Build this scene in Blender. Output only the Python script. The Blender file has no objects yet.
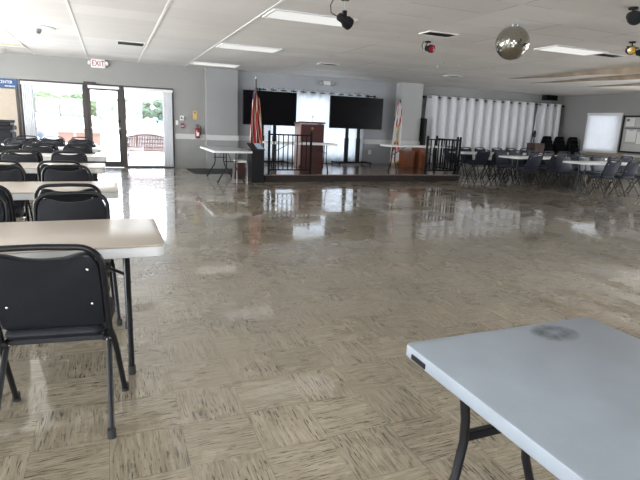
import bpy, bmesh, math, random
from mathutils import Vector, Matrix
random.seed(7)
PI = math.pi
scene = bpy.context.scene
COL = scene.collection

# ------------------------------------------------------------------ materials
class NT:
    def __init__(s, name):
        s.m = bpy.data.materials.new(name); s.m.use_nodes = True
        s.t = s.m.node_tree; s.t.nodes.clear()
        s.out = s.t.nodes.new('ShaderNodeOutputMaterial')
    def n(s, typ, **kw):
        nd = s.t.nodes.new('ShaderNode' + typ)
        for k, v in kw.items(): setattr(nd, k, v)
        return nd
    def l(s, a, b): s.t.links.new(a, b)
    def val(s, sock, v):
        if hasattr(v, 'links') or hasattr(v, 'is_linked'): s.l(v, sock)
        else: sock.default_value = v
    def math(s, op, a, b=None, c=None):
        nd = s.n('Math', operation=op)
        s.val(nd.inputs[0], a)
        if b is not None: s.val(nd.inputs[1], b)
        if c is not None: s.val(nd.inputs[2], c)
        return nd.outputs[0]
    def mix(s, f, a, b, blend='MIX'):
        nd = s.n('MixRGB', blend_type=blend)
        s.val(nd.inputs[0], f)
        s.val(nd.inputs[1], a if not isinstance(a, tuple) else (*a, 1)[:4])
        s.val(nd.inputs[2], b if not isinstance(b, tuple) else (*b, 1)[:4])
        return nd.outputs[0]
    def ramp(s, f, p0, p1, c0=(0, 0, 0), c1=(1, 1, 1)):
        nd = s.n('ValToRGB'); e = nd.color_ramp.elements
        e[0].position = p0; e[1].position = p1
        e[0].color = (*c0, 1); e[1].color = (*c1, 1)
        s.val(nd.inputs[0], f); return nd.outputs[0]
    def noise(s, vec, scale, detail=3, rough=.5):
        nd = s.n('TexNoise'); s.l(vec, nd.inputs['Vector'])
        nd.inputs['Scale'].default_value = scale; nd.inputs['Detail'].default_value = detail
        nd.inputs['Roughness'].default_value = rough
        return nd.outputs[0]
    def scaled(s, vec, sc):
        nd = s.n('VectorMath', operation='MULTIPLY'); s.l(vec, nd.inputs[0]); nd.inputs[1].default_value = sc
        return nd.outputs[0]
    def pbsdf(s, **kw):
        b = s.n('BsdfPrincipled')
        for k, v in kw.items():
            sock = b.inputs[k]
            if isinstance(v, tuple) and len(v) == 3 and sock.type == 'RGBA': v = (*v, 1)
            s.val(sock, v)
        return b
    def done(s, shader): s.l(shader, s.out.inputs[0]); return s.m

def mk(name, color, rough=.5, metallic=0., var=.12, scale=6., bump=0., bscale=60., spec=.5, coat=0.):
    t = NT(name)
    co = t.n('TexCoord').outputs['Object']
    nz = t.noise(co, scale, 4)
    k0 = tuple(max(0, c * (1 - var)) for c in color); k1 = tuple(min(1, c * (1 + var)) for c in color)
    c = t.ramp(nz, .3, .7, k0, k1)
    b = t.pbsdf(**{'Base Color': c, 'Roughness': rough, 'Metallic': metallic, 'Specular IOR Level': spec, 'Coat Weight': coat, 'Coat Roughness': .08})
    if bump:
        bn = t.n('Bump'); bn.inputs['Strength'].default_value = bump; bn.inputs['Distance'].default_value = .01
        t.l(t.noise(co, bscale, 3), bn.inputs['Height']); t.l(bn.outputs[0], b.inputs['Normal'])
    return t.done(b.outputs[0])

def emit_mat(name, color, strength):
    t = NT(name)
    co = t.n('TexCoord').outputs['Object']
    c = t.ramp(t.noise(co, 30, 2), .3, .7, tuple(.96 * v for v in color), color)
    e = t.n('Emission'); t.l(c, e.inputs[0]); e.inputs[1].default_value = strength
    return t.done(e.outputs[0])

def wood_mat(name, c0, c1, rough=.35, axis=(8, 8, 1), scale=3, coat=.2):
    t = NT(name)
    co = t.n('TexCoord').outputs['Object']
    nz = t.noise(t.scaled(co, axis), scale, 6, .6)
    c = t.ramp(nz, .3, .7, c0, c1)
    return t.done(t.pbsdf(**{'Base Color': c, 'Roughness': rough, 'Coat Weight': coat, 'Coat Roughness': .15}).outputs[0])

def cloth_mat(name, color, trans=.4, rough=.8, scale=40):
    t = NT(name)
    co = t.n('TexCoord').outputs['Object']
    c = t.ramp(t.noise(t.scaled(co, (1, 1, .1)), scale, 3), .3, .7, tuple(.92 * v for v in color), color)
    d = t.n('BsdfDiffuse'); t.l(c, d.inputs[0])
    r = t.n('BsdfTranslucent'); t.l(c, r.inputs[0])
    m = t.n('MixShader'); m.inputs[0].default_value = trans
    t.l(d.outputs[0], m.inputs[1]); t.l(r.outputs[0], m.inputs[2])
    return t.done(m.outputs[0])

def glass_mat(name, tint=(1, 1, 1), ior=1.45):
    t = NT(name)
    f = t.n('Fresnel'); f.inputs[0].default_value = ior
    tr = t.n('BsdfTransparent'); tr.inputs[0].default_value = (*tint, 1)
    g = t.n('BsdfGlossy'); g.inputs['Roughness'].default_value = .02
    m = t.n('MixShader'); t.l(f.outputs[0], m.inputs[0]); t.l(tr.outputs[0], m.inputs[1]); t.l(g.outputs[0], m.inputs[2])
    return t.done(m.outputs[0])

def floor_mat():
    t = NT('vinyl_tile_floor'); T = .3048
    co = t.n('TexCoord').outputs['Object']
    sp = t.n('SeparateXYZ'); t.l(co, sp.inputs[0])
    u = t.math('DIVIDE', t.math('ADD', sp.outputs[0], .23 * T), T)
    v = t.math('DIVIDE', t.math('ADD', sp.outputs[1], .02 * T), T)
    fu, fv = t.math('FLOOR', u), t.math('FLOOR', v)
    par = t.math('FLOORED_MODULO', t.math('ADD', fu, fv), 2.0)
    cid = t.n('CombineXYZ'); t.l(fu, cid.inputs[0]); t.l(fv, cid.inputs[1])
    wn = t.n('TexWhiteNoise', noise_dimensions='2D'); t.l(cid.outputs[0], wn.inputs['Vector'])
    # every tile has its own stretch of the pattern
    off = t.n('VectorMath', operation='MULTIPLY_ADD'); t.l(wn.outputs['Color'], off.inputs[0])
    off.inputs[1].default_value = (7, 7, 7); t.l(co, off.inputs[2])
    a = t.scaled(off.outputs[0], (165, 11, 1)); b = t.scaled(off.outputs[0], (11, 165, 1))
    mv = t.n('Mix', data_type='VECTOR'); t.l(par, mv.inputs[0]); t.l(a, mv.inputs[4]); t.l(b, mv.inputs[5])
    st = mv.outputs[1]
    fine = t.noise(st, 1.0, 4, .6)
    wide = t.noise(st, .30, 3, .6)
    dark = t.ramp(fine, .395, .435, (1, 1, 1), (0, 0, 0))
    clump = t.ramp(t.noise(co, 2.6, 3), .35, .62)
    dark = t.mix(1.0, dark, t.mix(1.0, clump, (.35, .35, .35), 'ADD'), 'MULTIPLY')
    base = t.ramp(wide, .25, .75, (.385, .315, .215), (.61, .525, .395))
    big = t.noise(co, .55, 3)
    base = t.mix(.55, base, t.ramp(big, .3, .7, (.58, .58, .58), (1, 1, 1)), 'MULTIPLY')
    worn = t.noise(co, 1.9, 4, .65)
    base = t.mix(.45, base, t.ramp(worn, .25, .75, (.40, .40, .37), (1.15, 1.15, 1.15)), 'MULTIPLY')
    tv = t.ramp(wn.outputs['Value'], 0, 1, (.88, .88, .88), (1.05, 1.05, 1.05))
    base = t.mix(.8, base, tv, 'MULTIPLY')
    grain = t.ramp(t.noise(st, .62, 3, .7), .40, .60)
    base = t.mix(.5, base, t.mix(grain, (.56, .55, .52), (1.08, 1.08, 1.08)), 'MULTIPLY')
    colr = t.mix(t.math('MULTIPLY', dark, .95), base, (.05, .042, .03))
    # joints
    def edge(q):
        fr = t.math('FRACT', q)
        return t.math('LESS_THAN', t.math('MINIMUM', fr, t.math('SUBTRACT', 1.0, fr)), .006)
    j = t.math('MAXIMUM', edge(u), edge(v))
    colr = t.mix(t.math('MULTIPLY', j, .4), colr, (.09, .075, .06))
    # wavy waxed finish
    bn = t.n('Bump'); bn.inputs['Strength'].default_value = .10; bn.inputs['Distance'].default_value = .010
    wv = t.math('ADD', t.math('MULTIPLY', t.noise(co, 5.0, 2), .55), t.math('MULTIPLY', t.noise(co, 1.3, 1), 1.3))
    wv = t.math('ADD', wv, t.math('MULTIPLY', wn.outputs['Value'], .03))
    t.l(wv, bn.inputs['Height'])
    rg = t.ramp(worn, .3, .7, (.22, .22, .22), (.34, .34, .34))
    bs = t.pbsdf(**{'Base Color': colr, 'Roughness': rg, 'Specular IOR Level': .5, 'Coat Weight': 1.0, 'Coat IOR': 1.6, 'Coat Roughness': .05})
    t.l(bn.outputs[0], bs.inputs['Normal']); t.l(bn.outputs[0], bs.inputs['Coat Normal'])
    return t.done(bs.outputs[0])

def ceiling_mat():
    t = NT('ceiling_tile')
    co = t.n('TexCoord').outputs['Object']
    sp = t.n('SeparateXYZ'); t.l(co, sp.inputs[0])
    u = t.math('DIVIDE', t.math('ADD', sp.outputs[0], .452), 1.2192)
    v = t.math('DIVIDE', t.math('ADD', sp.outputs[1], .0), .6096)
    cid = t.n('CombineXYZ'); t.l(t.math('FLOOR', u), cid.inputs[0]); t.l(t.math('FLOOR', v), cid.inputs[1])
    wn = t.n('TexWhiteNoise', noise_dimensions='2D'); t.l(cid.outputs[0], wn.inputs['Vector'])
    base = t.ramp(wn.outputs['Value'], 0, 1, (.76, .735, .70), (.84, .815, .785))
    base = t.mix(.5, base, t.ramp(t.noise(co, .7, 3), .3, .7, (.84, .84, .84), (1, 1, 1)), 'MULTIPLY')
    def edge(q, w):
        fr = t.math('FRACT', q)
        return t.math('LESS_THAN', t.math('MINIMUM', fr, t.math('SUBTRACT', 1.0, fr)), w)
    je = edge(v, .016)
    base = t.mix(t.math('MULTIPLY', je, .7), base, (.86, .84, .8))
    right = t.math('GREATER_THAN', sp.outputs[0], 3.3)
    seam = t.math('MAXIMUM', edge(u, .006), edge(v, .010))
    pick = t.math('GREATER_THAN', t.noise(co, .9, 2), .52)
    base = t.mix(t.math('MULTIPLY', t.math('MULTIPLY', seam, right), t.math('ADD', t.math('MULTIPLY', pick, .5), .12)), base, (.16, .15, .14))
    bn = t.n('Bump'); bn.inputs['Strength'].default_value = .5; bn.inputs['Distance'].default_value = .05
    fu = t.math('FRACT', u); fv = t.math('FRACT', v)
    sag = t.math('MULTIPLY', t.math('MULTIPLY', fu, t.math('SUBTRACT', 1.0, fu)), t.math('MULTIPLY', fv, t.math('SUBTRACT', 1.0, fv)))
    h = t.math('ADD', t.math('MULTIPLY', sag, 4.0), t.math('MULTIPLY', t.noise(co, 120, 2), .03))
    t.l(h, bn.inputs['Height'])
    bs = t.pbsdf(**{'Base Color': base, 'Roughness': .75, 'Specular IOR Level': .3})
    t.l(bn.outputs[0], bs.inputs['Normal'])
    return t.done(bs.outputs[0])

def us_flag_mat():
    t = NT('striped_flag_cloth')
    uv = t.n('TexCoord').outputs['UV']
    sp = t.n('SeparateXYZ'); t.l(uv, sp.inputs[0])
    s = t.math('GREATER_THAN', t.math('FRACT', t.math('ADD', t.math('MULTIPLY', sp.outputs[0], 4.0), t.math('MULTIPLY', sp.outputs[1], -1.8))), .60)
    c = t.mix(s, (.30, .006, .010), (.50, .42, .36))
    can = t.math('MULTIPLY', t.math('LESS_THAN', sp.outputs[0], .05), t.math('LESS_THAN', sp.outputs[1], .15))
    c = t.mix(can, c, (.03, .045, .15))
    fr = t.math('GREATER_THAN', sp.outputs[1], .965)
    c = t.mix(fr, c, (.62, .42, .12))
    fr2 = t.math('GREATER_THAN', sp.outputs[0], .955)
    c = t.mix(fr2, c, (.62, .42, .12))
    return t.done(t.pbsdf(**{'Base Color': c, 'Roughness': .6}).outputs[0])

def state_flag_mat():
    t = NT('white_flag_cloth')
    uv = t.n('TexCoord').outputs['UV']
    sp = t.n('SeparateXYZ'); t.l(uv, sp.inputs[0])
    x, y = sp.outputs[0], sp.outputs[1]
    d1 = t.math('ABSOLUTE', t.math('SUBTRACT', x, y)); d2 = t.math('ABSOLUTE', t.math('SUBTRACT', t.math('ADD', x, y), 1.0))
    red = t.math('LESS_THAN', t.math('MINIMUM', d1, d2), .065)
    c = t.mix(red, (.80, .78, .76), (.50, .05, .05))
    dx = t.math('SUBTRACT', x, .5); dy = t.math('SUBTRACT', y, .5)
    rr = t.math('SQRT', t.math('ADD', t.math('MULTIPLY', dx, dx), t.math('MULTIPLY', dy, dy)))
    c = t.mix(t.math('LESS_THAN', rr, .17), c, (.62, .48, .16))
    c = t.mix(t.math('LESS_THAN', rr, .08), c, (.2, .3, .45))
    fr = t.math('GREATER_THAN', y, .965)
    c = t.mix(fr, c, (.62, .42, .12))
    return t.done(t.pbsdf(**{'Base Color': c, 'Roughness': .6}).outputs[0])

def mirror_ball_mat():
    t = NT('mirror_tiles')
    uv = t.n('TexCoord').outputs['UV']
    sp = t.n('SeparateXYZ'); t.l(uv, sp.inputs[0])
    u = t.math('MULTIPLY', sp.outputs[0], 64.0); v = t.math('MULTIPLY', sp.outputs[1], 32.0)
    cid = t.n('CombineXYZ'); t.l(t.math('FLOOR', u), cid.inputs[0]); t.l(t.math('FLOOR', v), cid.inputs[1])
    wn = t.n('TexWhiteNoise', noise_dimensions='2D'); t.l(cid.outputs[0], wn.inputs['Vector'])
    nm = t.n('NewGeometry').outputs['Normal']
    o = t.n('VectorMath', operation='SUBTRACT'); t.l(wn.outputs['Color'], o.inputs[0]); o.inputs[1].default_value = (.5, .5, .5)
    a = t.n('VectorMath', operation='MULTIPLY_ADD'); t.l(o.outputs[0], a.inputs[0]); a.inputs[1].default_value = (.28, .28, .28); t.l(nm, a.inputs[2])
    nn = t.n('VectorMath', operation='NORMALIZE'); t.l(a.outputs[0], nn.inputs[0])
    def edge(q):
        fr = t.math('FRACT', q)
        return t.math('LESS_THAN', t.math('MINIMUM', fr, t.math('SUBTRACT', 1.0, fr)), .06)
    j = t.math('MAXIMUM', edge(u), edge(v))
    c = t.mix(j, (.50, .485, .43), (.12, .11, .10))
    b = t.pbsdf(**{'Base Color': c, 'Metallic': 1.0, 'Roughness': .12})
    t.l(nn.outputs[0], b.inputs['Normal'])
    return t.done(b.outputs[0])

def stain_mat():
    t = NT('dried_stain')
    co = t.n('TexCoord').outputs['Object']
    ln = t.n('VectorMath', operation='LENGTH'); t.l(co, ln.inputs[0])
    r = t.math('DIVIDE', ln.outputs['Value'], .062)
    ring = t.math('MULTIPLY', t.math('SMOOTH_MIN', r, t.math('SUBTRACT', 1.0, r), .1), 1.3)
    f = t.math('MULTIPLY', t.ramp(t.noise(co, 28, 4, .7), .30, .75), t.math('MINIMUM', t.math('MAXIMUM', ring, 0.0), .75))
    tr = t.n('BsdfTransparent'); b = t.pbsdf(**{'Base Color': (.15, .165, .175), 'Roughness': .5})
    m = t.n('MixShader'); t.l(f, m.inputs[0]); t.l(tr.outputs[0], m.inputs[1]); t.l(b.outputs[0], m.inputs[2])
    return t.done(m.outputs[0])

def leaf_mat(name, c0, c1):
    t = NT(name)
    co = t.n('TexCoord').outputs['Object']
    c = t.ramp(t.noise(co, 2.5, 5, .7), .35, .65, c0, c1)
    return t.done(t.pbsdf(**{'Base Color': c, 'Roughness': .7}).outputs[0])

MT = dict(
    floor=floor_mat(), ceiling=ceiling_mat(),
    wall=mk('painted_wall_grey', (.29, .286, .272), .6, var=.03, scale=1.5, bump=.06, bscale=90),
    wall_light=mk('painted_column', (.43, .43, .42), .6, var=.03, scale=1.5, bump=.06, bscale=90),
    column_grey=mk('painted_column_grey', (.30, .305, .30), .6, var=.03, scale=1.5, bump=.06, bscale=90),
    rail_paint=mk('chair_rail_paint', (.56, .56, .55), .5, var=.04),
    tbar=mk('white_ceiling_bar', (.86, .85, .82), .5, var=.03),
    tan=mk('tan_paint', (.44, .37, .29), .6, var=.05),
    bronze=mk('dark_bronze_frame', (.055, .045, .042), .4, var=.1, metallic=.3),
    white=mk('white_plastic', (.80, .80, .79), .4, var=.03),
    white_metal=mk('white_painted_metal', (.78, .78, .76), .35, var=.03),
    slat=cloth_mat('vertical_blind_vinyl', (.88, .88, .89), .45),
    sheer=cloth_mat('sheer_curtain_cloth', (.93, .95, .97), .72),
    drape=cloth_mat('grommet_curtain_cloth', (.86, .86, .88), .06),
    glass=glass_mat('window_glass'),
    black=mk('black_plastic', (.009, .009, .010), .5, var=.15, spec=.25),
    blackgloss=mk('black_screen', (.004, .004, .005), .25, var=.1, spec=.12),
    blackmetal=mk('black_enamel_metal', (.010, .010, .012), .34, var=.15, metallic=0., spec=.3),
    vinyl=mk('black_vinyl', (.010, .011, .015), .40, var=.12, spec=.3, scale=14, bump=.15, bscale=160),
    slate=mk('slate_blue_vinyl', (.024, .029, .045), .55, var=.12, spec=.25, scale=14, bump=.1, bscale=160),
    fabric=mk('black_fabric', (.005, .005, .006), .9, spec=.1, var=.2, scale=40, bump=.2, bscale=200),
    railmetal=mk('matt_black_railing', (.006, .006, .007), .6, spec=.12),
    wall_glow=mk('stage_wall_glow_tint', (.335, .342, .355), .6, var=.03, scale=1.5, bump=.06, bscale=90),  # stage wall colour lightened and blued to carry the curtain glow
    rubber=mk('black_rubber', (.02, .02, .02), .7),
    chrome=mk('chrome', (.75, .75, .75), .18, metallic=1., var=.03),
    steel=mk('grey_steel', (.34, .34, .35), .35, metallic=.7, var=.05),
    laminate=mk('almond_laminate', (.50, .43, .355), .30, var=.05, scale=3, spec=.5),
    lam_edge=mk('pale_table_edge', (.60, .60, .58), .4, var=.04),
    plastic_table=mk('grey_blow_moulded_plastic', (.285, .32, .36), .40, var=.06, scale=7, bump=.1, bscale=240),
    white_top=mk('white_plastic_top', (.74, .74, .73), .4, var=.04),
    grey_top=mk('grey_plastic_top', (.36, .37, .37), .45, var=.05),
    stage_top=wood_mat('stage_boards', (.105, .066, .046), (.155, .10, .072), .22, (1, 9, 1), 2.5, .3),
    stage_side=wood_mat('stage_fascia', (.012, .007, .006), (.022, .013, .010), .7, coat=0.),
    stage_lip=wood_mat('stage_nosing', (.13, .085, .06), (.18, .125, .095), .7, coat=0.),
    red_wood=wood_mat('red_mahogany', (.042, .006, .005), (.068, .011, .009), .5),
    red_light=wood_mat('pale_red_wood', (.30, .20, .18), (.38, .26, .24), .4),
    brown_wood=wood_mat('brown_wood', (.15, .042, .014), (.23, .07, .025), .4),
    dark_brown=wood_mat('dark_brown_wood', (.035, .015, .011), (.06, .026, .018), .5),
    beige_cab=wood_mat('beige_laminate', (.30, .25, .18), (.38, .32, .23), .5),
    usflag=us_flag_mat(), stflag=state_flag_mat(),
    gold=mk('gold_metal', (.75, .55, .2), .25, metallic=1.),
    pole=mk('dark_flag_pole', (.05, .035, .025), .35),
    blue_sign=mk('navy_sign', (.025, .075, .19), .5, var=.05),
    sign_white=mk('sign_lettering', (.82, .84, .86), .6, var=.02),
    sign_grey=mk('sign_small_lettering', (.45, .53, .62), .6, var=.02),
    exit_red=emit_mat('exit_letter_red', (.80, .07, .04), .62),
    red=mk('red_enamel', (.24, .010, .012), .3, coat=.4),
    red_gel=mk('red_gel', (.40, .01, .02), .15, coat=.6),
    yellow_gel=mk('yellow_gel', (.52, .30, .01), .15, coat=.6),
    blue_gel=mk('blue_gel', (.12, .12, .40), .15, coat=.6),
    tag_yellow=mk('yellow_tag', (.62, .42, .14), .6),
    paper=mk('white_paper', (.72, .72, .70), .7, var=.02),
    paper_grey=mk('grey_paper', (.50, .50, .49), .7, var=.03),
    cork=mk('pale_board_backing', (.42, .41, .39), .7, var=.05),
    ink=mk('grey_print', (.16, .16, .17), .7),
    sky_paper=mk('pale_blue_paper', (.36, .50, .66), .5, var=.04),
    mat=mk('dark_floor_mat', (.035, .037, .04), .9, bump=.3),
    grille=mk('dark_vent', (.05, .045, .04), .7),
    lamp=emit_mat('lamp_diffuser', (1, .985, .95), .92),
    lamp_warm=emit_mat('warm_lamp_diffuser', (1, .93, .70), .95),
    swag_tan=mk('tan_sheet_face', (.36, .28, .20), .8, var=.25, scale=3),
    swagwhite=mk('sagging_white_sheet', (.82, .79, .75), .75, var=.06, scale=2),
    mirror=mirror_ball_mat(),
    concrete=mk('pale_concrete', (.60, .59, .56), .8, var=.08, scale=1.2),
    deck_pink=mk('terracotta_board', (.27, .15, .11), .7, var=.12, scale=5),
    deck_cap=mk('pink_cap', (.34, .235, .20), .7, var=.06),
    iron=mk('bench_iron', (.13, .09, .08), .5, var=.1),
    bench_red=wood_mat('bench_lattice', (.15, .085, .07), (.22, .125, .10), .6),
    leaf1=leaf_mat('leaf_green', (.055, .085, .03), (.12, .15, .07)),
    leaf2=leaf_mat('leaf_blue_green', (.05, .08, .045), (.11, .14, .09)),
    bark=mk('bark', (.18, .13, .09), .9),
    carblue=mk('car_blue', (.10, .16, .42), .3, coat=.5),
    carwhite=mk('car_white', (.75, .76, .78), .3, coat=.5),
    grey_thing=mk('grey_cover', (.22, .24, .28), .7),
    grey_machine=mk('grey_machine', (.012, .013, .015), .6, spec=.1, var=.06),
)

# ------------------------------------------------------------------ mesh builder
class MB:
    def __init__(s): s.bm = bmesh.new(); s.uv = None
    def box(s, x0, x1, y0, y1, z0, z1, bevel=0., seg=2, mx=None):
        r = bmesh.ops.create_cube(s.bm, size=1.)
        vs = r['verts']
        for v in vs:
            v.co = Vector(((x0 + x1) / 2 + v.co.x * (x1 - x0), (y0 + y1) / 2 + v.co.y * (y1 - y0), (z0 + z1) / 2 + v.co.z * (z1 - z0)))
        if bevel:
            es = list({e for v in vs for e in v.link_edges})
            rb = bmesh.ops.bevel(s.bm, geom=es, offset=bevel, segments=seg, affect='EDGES', profile=.5)
            vs = list({v for f in rb['faces'] for v in f.verts} | {v for v in vs if v.is_valid})
        if mx is not None:
            for v in vs: v.co = mx @ v.co
        return s
    def tube(s, pts, r, n=8, caps=True, closed=False):
        P = [Vector(p) for p in pts]; m = len(P)
        R = r if isinstance(r, (list, tuple)) else [r] * m
        rings = []; prev = None
        for i in range(m):
            if closed: t = (P[(i + 1) % m] - P[i - 1]).normalized()
            elif i == 0: t = (P[1] - P[0]).normalized()
            elif i == m - 1: t = (P[-1] - P[-2]).normalized()
            else: t = ((P[i + 1] - P[i]).normalized() + (P[i] - P[i - 1]).normalized()).normalized()
            if prev is None:
                a = Vector((0, 0, 1)) if abs(t.z) < .9 else Vector((1, 0, 0))
                nrm = t.cross(a).normalized()
            else:
                nrm = (prev - t * prev.dot(t)).normalized()
            prev = nrm; b = t.cross(nrm)
            rings.append([s.bm.verts.new(P[i] + (nrm * math.cos(2 * PI * k / n) + b * math.sin(2 * PI * k / n)) * R[i]) for k in range(n)])
        for i in range(m if closed else m - 1):
            A, B = rings[i], rings[(i + 1) % m]
            for k in range(n): s.bm.faces.new((A[k], A[(k + 1) % n], B[(k + 1) % n], B[k]))
        if caps and not closed:
            s.bm.faces.new(rings[0][::-1]); s.bm.faces.new(rings[-1])
        return s
    def lathe(s, prof, c=(0, 0, 0), n=20, mx=None):
        c = Vector(c); rings = []
        for (r, z) in prof:
            if r < 1e-6: rings.append([s.bm.verts.new(c + Vector((0, 0, z)))])
            else: rings.append([s.bm.verts.new(c + Vector((r * math.cos(2 * PI * k / n), r * math.sin(2 * PI * k / n), z))) for k in range(n)])
        for A, B in zip(rings, rings[1:]):
            for k in range(n):
                if len(A) == 1 and len(B) == 1: continue
                if len(A) == 1: s.bm.faces.new((A[0], B[(k + 1) % n], B[k]))
                elif len(B) == 1: s.bm.faces.new((A[k], A[(k + 1) % n], B[0]))
                else: s.bm.faces.new((A[k], A[(k + 1) % n], B[(k + 1) % n], B[k]))
        if len(rings[0]) > 1: s.bm.faces.new(rings[0][::-1])
        if len(rings[-1]) > 1: s.bm.faces.new(rings[-1])
        if mx is not None:
            for rg in rings:
                for v in rg: v.co = mx @ v.co
        return s
    def pillow(s, outline, th, fn, soft=.9, puff=None):
        """a padded slab: outline in (a, b), thickness th along c; fn(a, b, c) -> point"""
        ca = sum(p[0] for p in outline) / len(outline); cb = sum(p[1] for p in outline) / len(outline)
        def ring(k, c): return [s.bm.verts.new(Vector(fn(ca + (a - ca) * k, cb + (b - cb) * k, c))) for a, b in outline]
        R = [ring(soft, 0), ring(1 - (1 - soft) * .3, th * .15), ring(1, th * .5), ring(1 - (1 - soft) * .3, th * .85), ring(soft, th)]
        n = len(outline)
        for A, B in zip(R, R[1:]):
            for k in range(n): s.bm.faces.new((A[k], A[(k + 1) % n], B[(k + 1) % n], B[k]))
        s.bm.faces.new(R[0][::-1]); s.bm.faces.new(R[-1])
        return s
    def grid(s, fn, nu, nv):
        if s.uv is None: s.uv = s.bm.loops.layers.uv.new('UVMap')
        V = [[s.bm.verts.new(Vector(fn(i / nu, j / nv))) for j in range(nv + 1)] for i in range(nu + 1)]
        for i in range(nu):
            for j in range(nv):
                f = s.bm.faces.new((V[i][j], V[i + 1][j], V[i + 1][j + 1], V[i][j + 1]))
                for lp, (a, b) in zip(f.loops, ((i, j), (i + 1, j), (i + 1, j + 1), (i, j + 1))): lp[s.uv].uv = (a / nu, b / nv)
        return s
    def sphere(s, c, r, u=16, v=10, sc=(1, 1, 1), noise=0., mx=None):
        rr = bmesh.ops.create_uvsphere(s.bm, u_segments=u, v_segments=v, radius=1.)
        for q in rr['verts']:
            k = 1 + noise * (random.random() - .5)
            q.co = Vector((c[0] + q.co.x * r * sc[0] * k, c[1] + q.co.y * r * sc[1] * k, c[2] + q.co.z * r * sc[2] * k))
            if mx is not None: q.co = mx @ q.co
        return s
    def build(s, name, mat, parent=None, smooth=False, solid=0.):
        bmesh.ops.recalc_face_normals(s.bm, faces=s.bm.faces[:])
        me = bpy.data.meshes.new(name); s.bm.to_mesh(me); s.bm.free()
        me.materials.append(MT[mat] if isinstance(mat, str) else mat)
        if smooth:
            me.shade_smooth()
            me.set_sharp_from_angle(angle=math.radians(42))
        o = bpy.data.objects.new(name, me); COL.objects.link(o)
        if parent is not None: o.parent = parent
        if solid:
            md = o.modifiers.new('thick', 'SOLIDIFY'); md.thickness = solid; md.offset = 0
        return o

def box(name, mat, x0, x1, y0, y1, z0, z1, parent=None, bevel=0.):
    return MB().box(x0, x1, y0, y1, z0, z1, bevel).build(name, mat, parent)
def tag(o, label, cat, group=None):
    o['label'] = label; o['category'] = cat
    if group: o['group'] = group
    return o
def thing(name, label, cat, loc=(0, 0, 0), rz=0., group=None):
    o = bpy.data.objects.new(name, None); COL.objects.link(o)
    o.empty_display_size = .1; o.location = loc; o.rotation_euler = (0, 0, rz)
    return tag(o, label, cat, group)
def struct(o):
    o['kind'] = 'structure'; return o
def sroot(name, loc=(0, 0, 0), rz=0):
    o = bpy.data.objects.new(name, None); COL.objects.link(o); o.location = loc; o.rotation_euler = (0, 0, rz); o['kind'] = 'structure'
    return o
def copy_tree(o, parent=None):
    kids = list(o.children)
    c = o.copy(); COL.objects.link(c)
    if parent is not None: c.parent = parent
    for k in kids: copy_tree(k, c)
    return c
def text(body, size, mat, parent, loc, rot, name='lettering', ext=.002, align='CENTER', sx=1.):
    cu = bpy.data.curves.new(name, 'FONT'); cu.body = body; cu.size = size; cu.extrude = ext
    cu.align_x = align; cu.align_y = 'CENTER'; cu.materials.append(MT[mat])
    tmp = bpy.data.objects.new(name, cu); COL.objects.link(tmp)
    me = bpy.data.meshes.new_from_object(tmp.evaluated_get(bpy.context.evaluated_depsgraph_get()))
    bpy.data.objects.remove(tmp); bpy.data.curves.remove(cu); me.name = name
    o = bpy.data.objects.new(name, me); COL.objects.link(o); o.parent = parent
    o.location = loc; o.rotation_euler = rot; o.scale = (sx, 1, 1)
    return o

# ------------------------------------------------------------------ the room
D, XR, H = 14.984, 16.108, 2.805
XL, YF = -5.0, -5.0
LFILL = [(-3.6 + 3.4 * i, -3.6 + 3.4 * i + 2.8, .6, 2.4) for i in range(5)]  # unseen left-wall openings, added to let fill light in
RFILL = [(-3.4 + 3.4 * i, -3.4 + 3.4 * i + 2.6, .86, 2.14) for i in range(1, 4)]; RE = 190  # unseen right-wall openings, added to even out the light
LE = [60, 70, 120, 300, 400]
struct(box('floor', 'floor', XL, XR, YF, D + .12, -.1, 0))
struct(box('ceiling', 'ceiling', XL, XR, YF, D + .3, H, H + .12))
# back wall with its openings (x0,x1,z0,z1)
def wall_with_holes(name, mat, a0, a1, holes, fn, top=H):
    """fn(a0,a1,z0,z1) adds one block to a builder"""
    b = MB(); cuts = sorted(holes); cur = a0
    for (h0, h1, z0, z1) in cuts:
        if h0 > cur: fn(b, cur, h0, 0, top)
        if z0 > 0: fn(b, h0, h1, 0, z0)
        if z1 < top: fn(b, h0, h1, z1, top)
        cur = h1
    if cur < a1: fn(b, cur, a1, 0, top)
    return struct(b.build(name, mat))
DOORX0, DOORX1, DH = -2.06, 1.67, 2.19
STW = (4.35, 7.35, .35, 2.28)
W4, W5 = (10.5, 12.2, .6, 2.2), (13.0, 14.6, .6, 2.2)
for a0_, a1_, m_, hs_ in ((XL, 3.0, 'wall', [(DOORX0, DOORX1, 0, DH)]), (3.0, 9.2, 'wall_glow', [STW]), (9.2, XR, 'wall', [W4, W5])):
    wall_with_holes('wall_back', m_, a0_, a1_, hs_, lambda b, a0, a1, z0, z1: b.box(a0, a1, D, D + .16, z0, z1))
RW = (12.38, 13.62, .86, 2.14)
wall_with_holes('wall_right', 'wall', YF, D + .16, [RW] + RFILL, lambda b, a0, a1, z0, z1: b.box(XR, XR + .16, a0, a1, z0, z1))
wall_with_holes('wall_left', 'wall', YF, D + .16, LFILL, lambda b, a0, a1, z0, z1: b.box(XL - .16, XL, a0, a1, z0, z1))
FW = [(-4.2 + 3.4 * i, -4.2 + 3.4 * i + 2.8, .5, 2.4) for i in range(2)]; FE = 150
wall_with_holes('wall_front', 'wall', XL, XR, FW, lambda b, a0, a1, z0, z1: b.box(a0, a1, YF - .16, YF, z0, z1))
# columns
struct(MB().box(2.53, 3.44, D - .22, D, 0, H, .01).build('wall_column', 'column_grey'))
struct(MB().box(8.77, 9.56, 14.6, D, 0, H, .01).build('wall_column', 'wall_light'))
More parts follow.
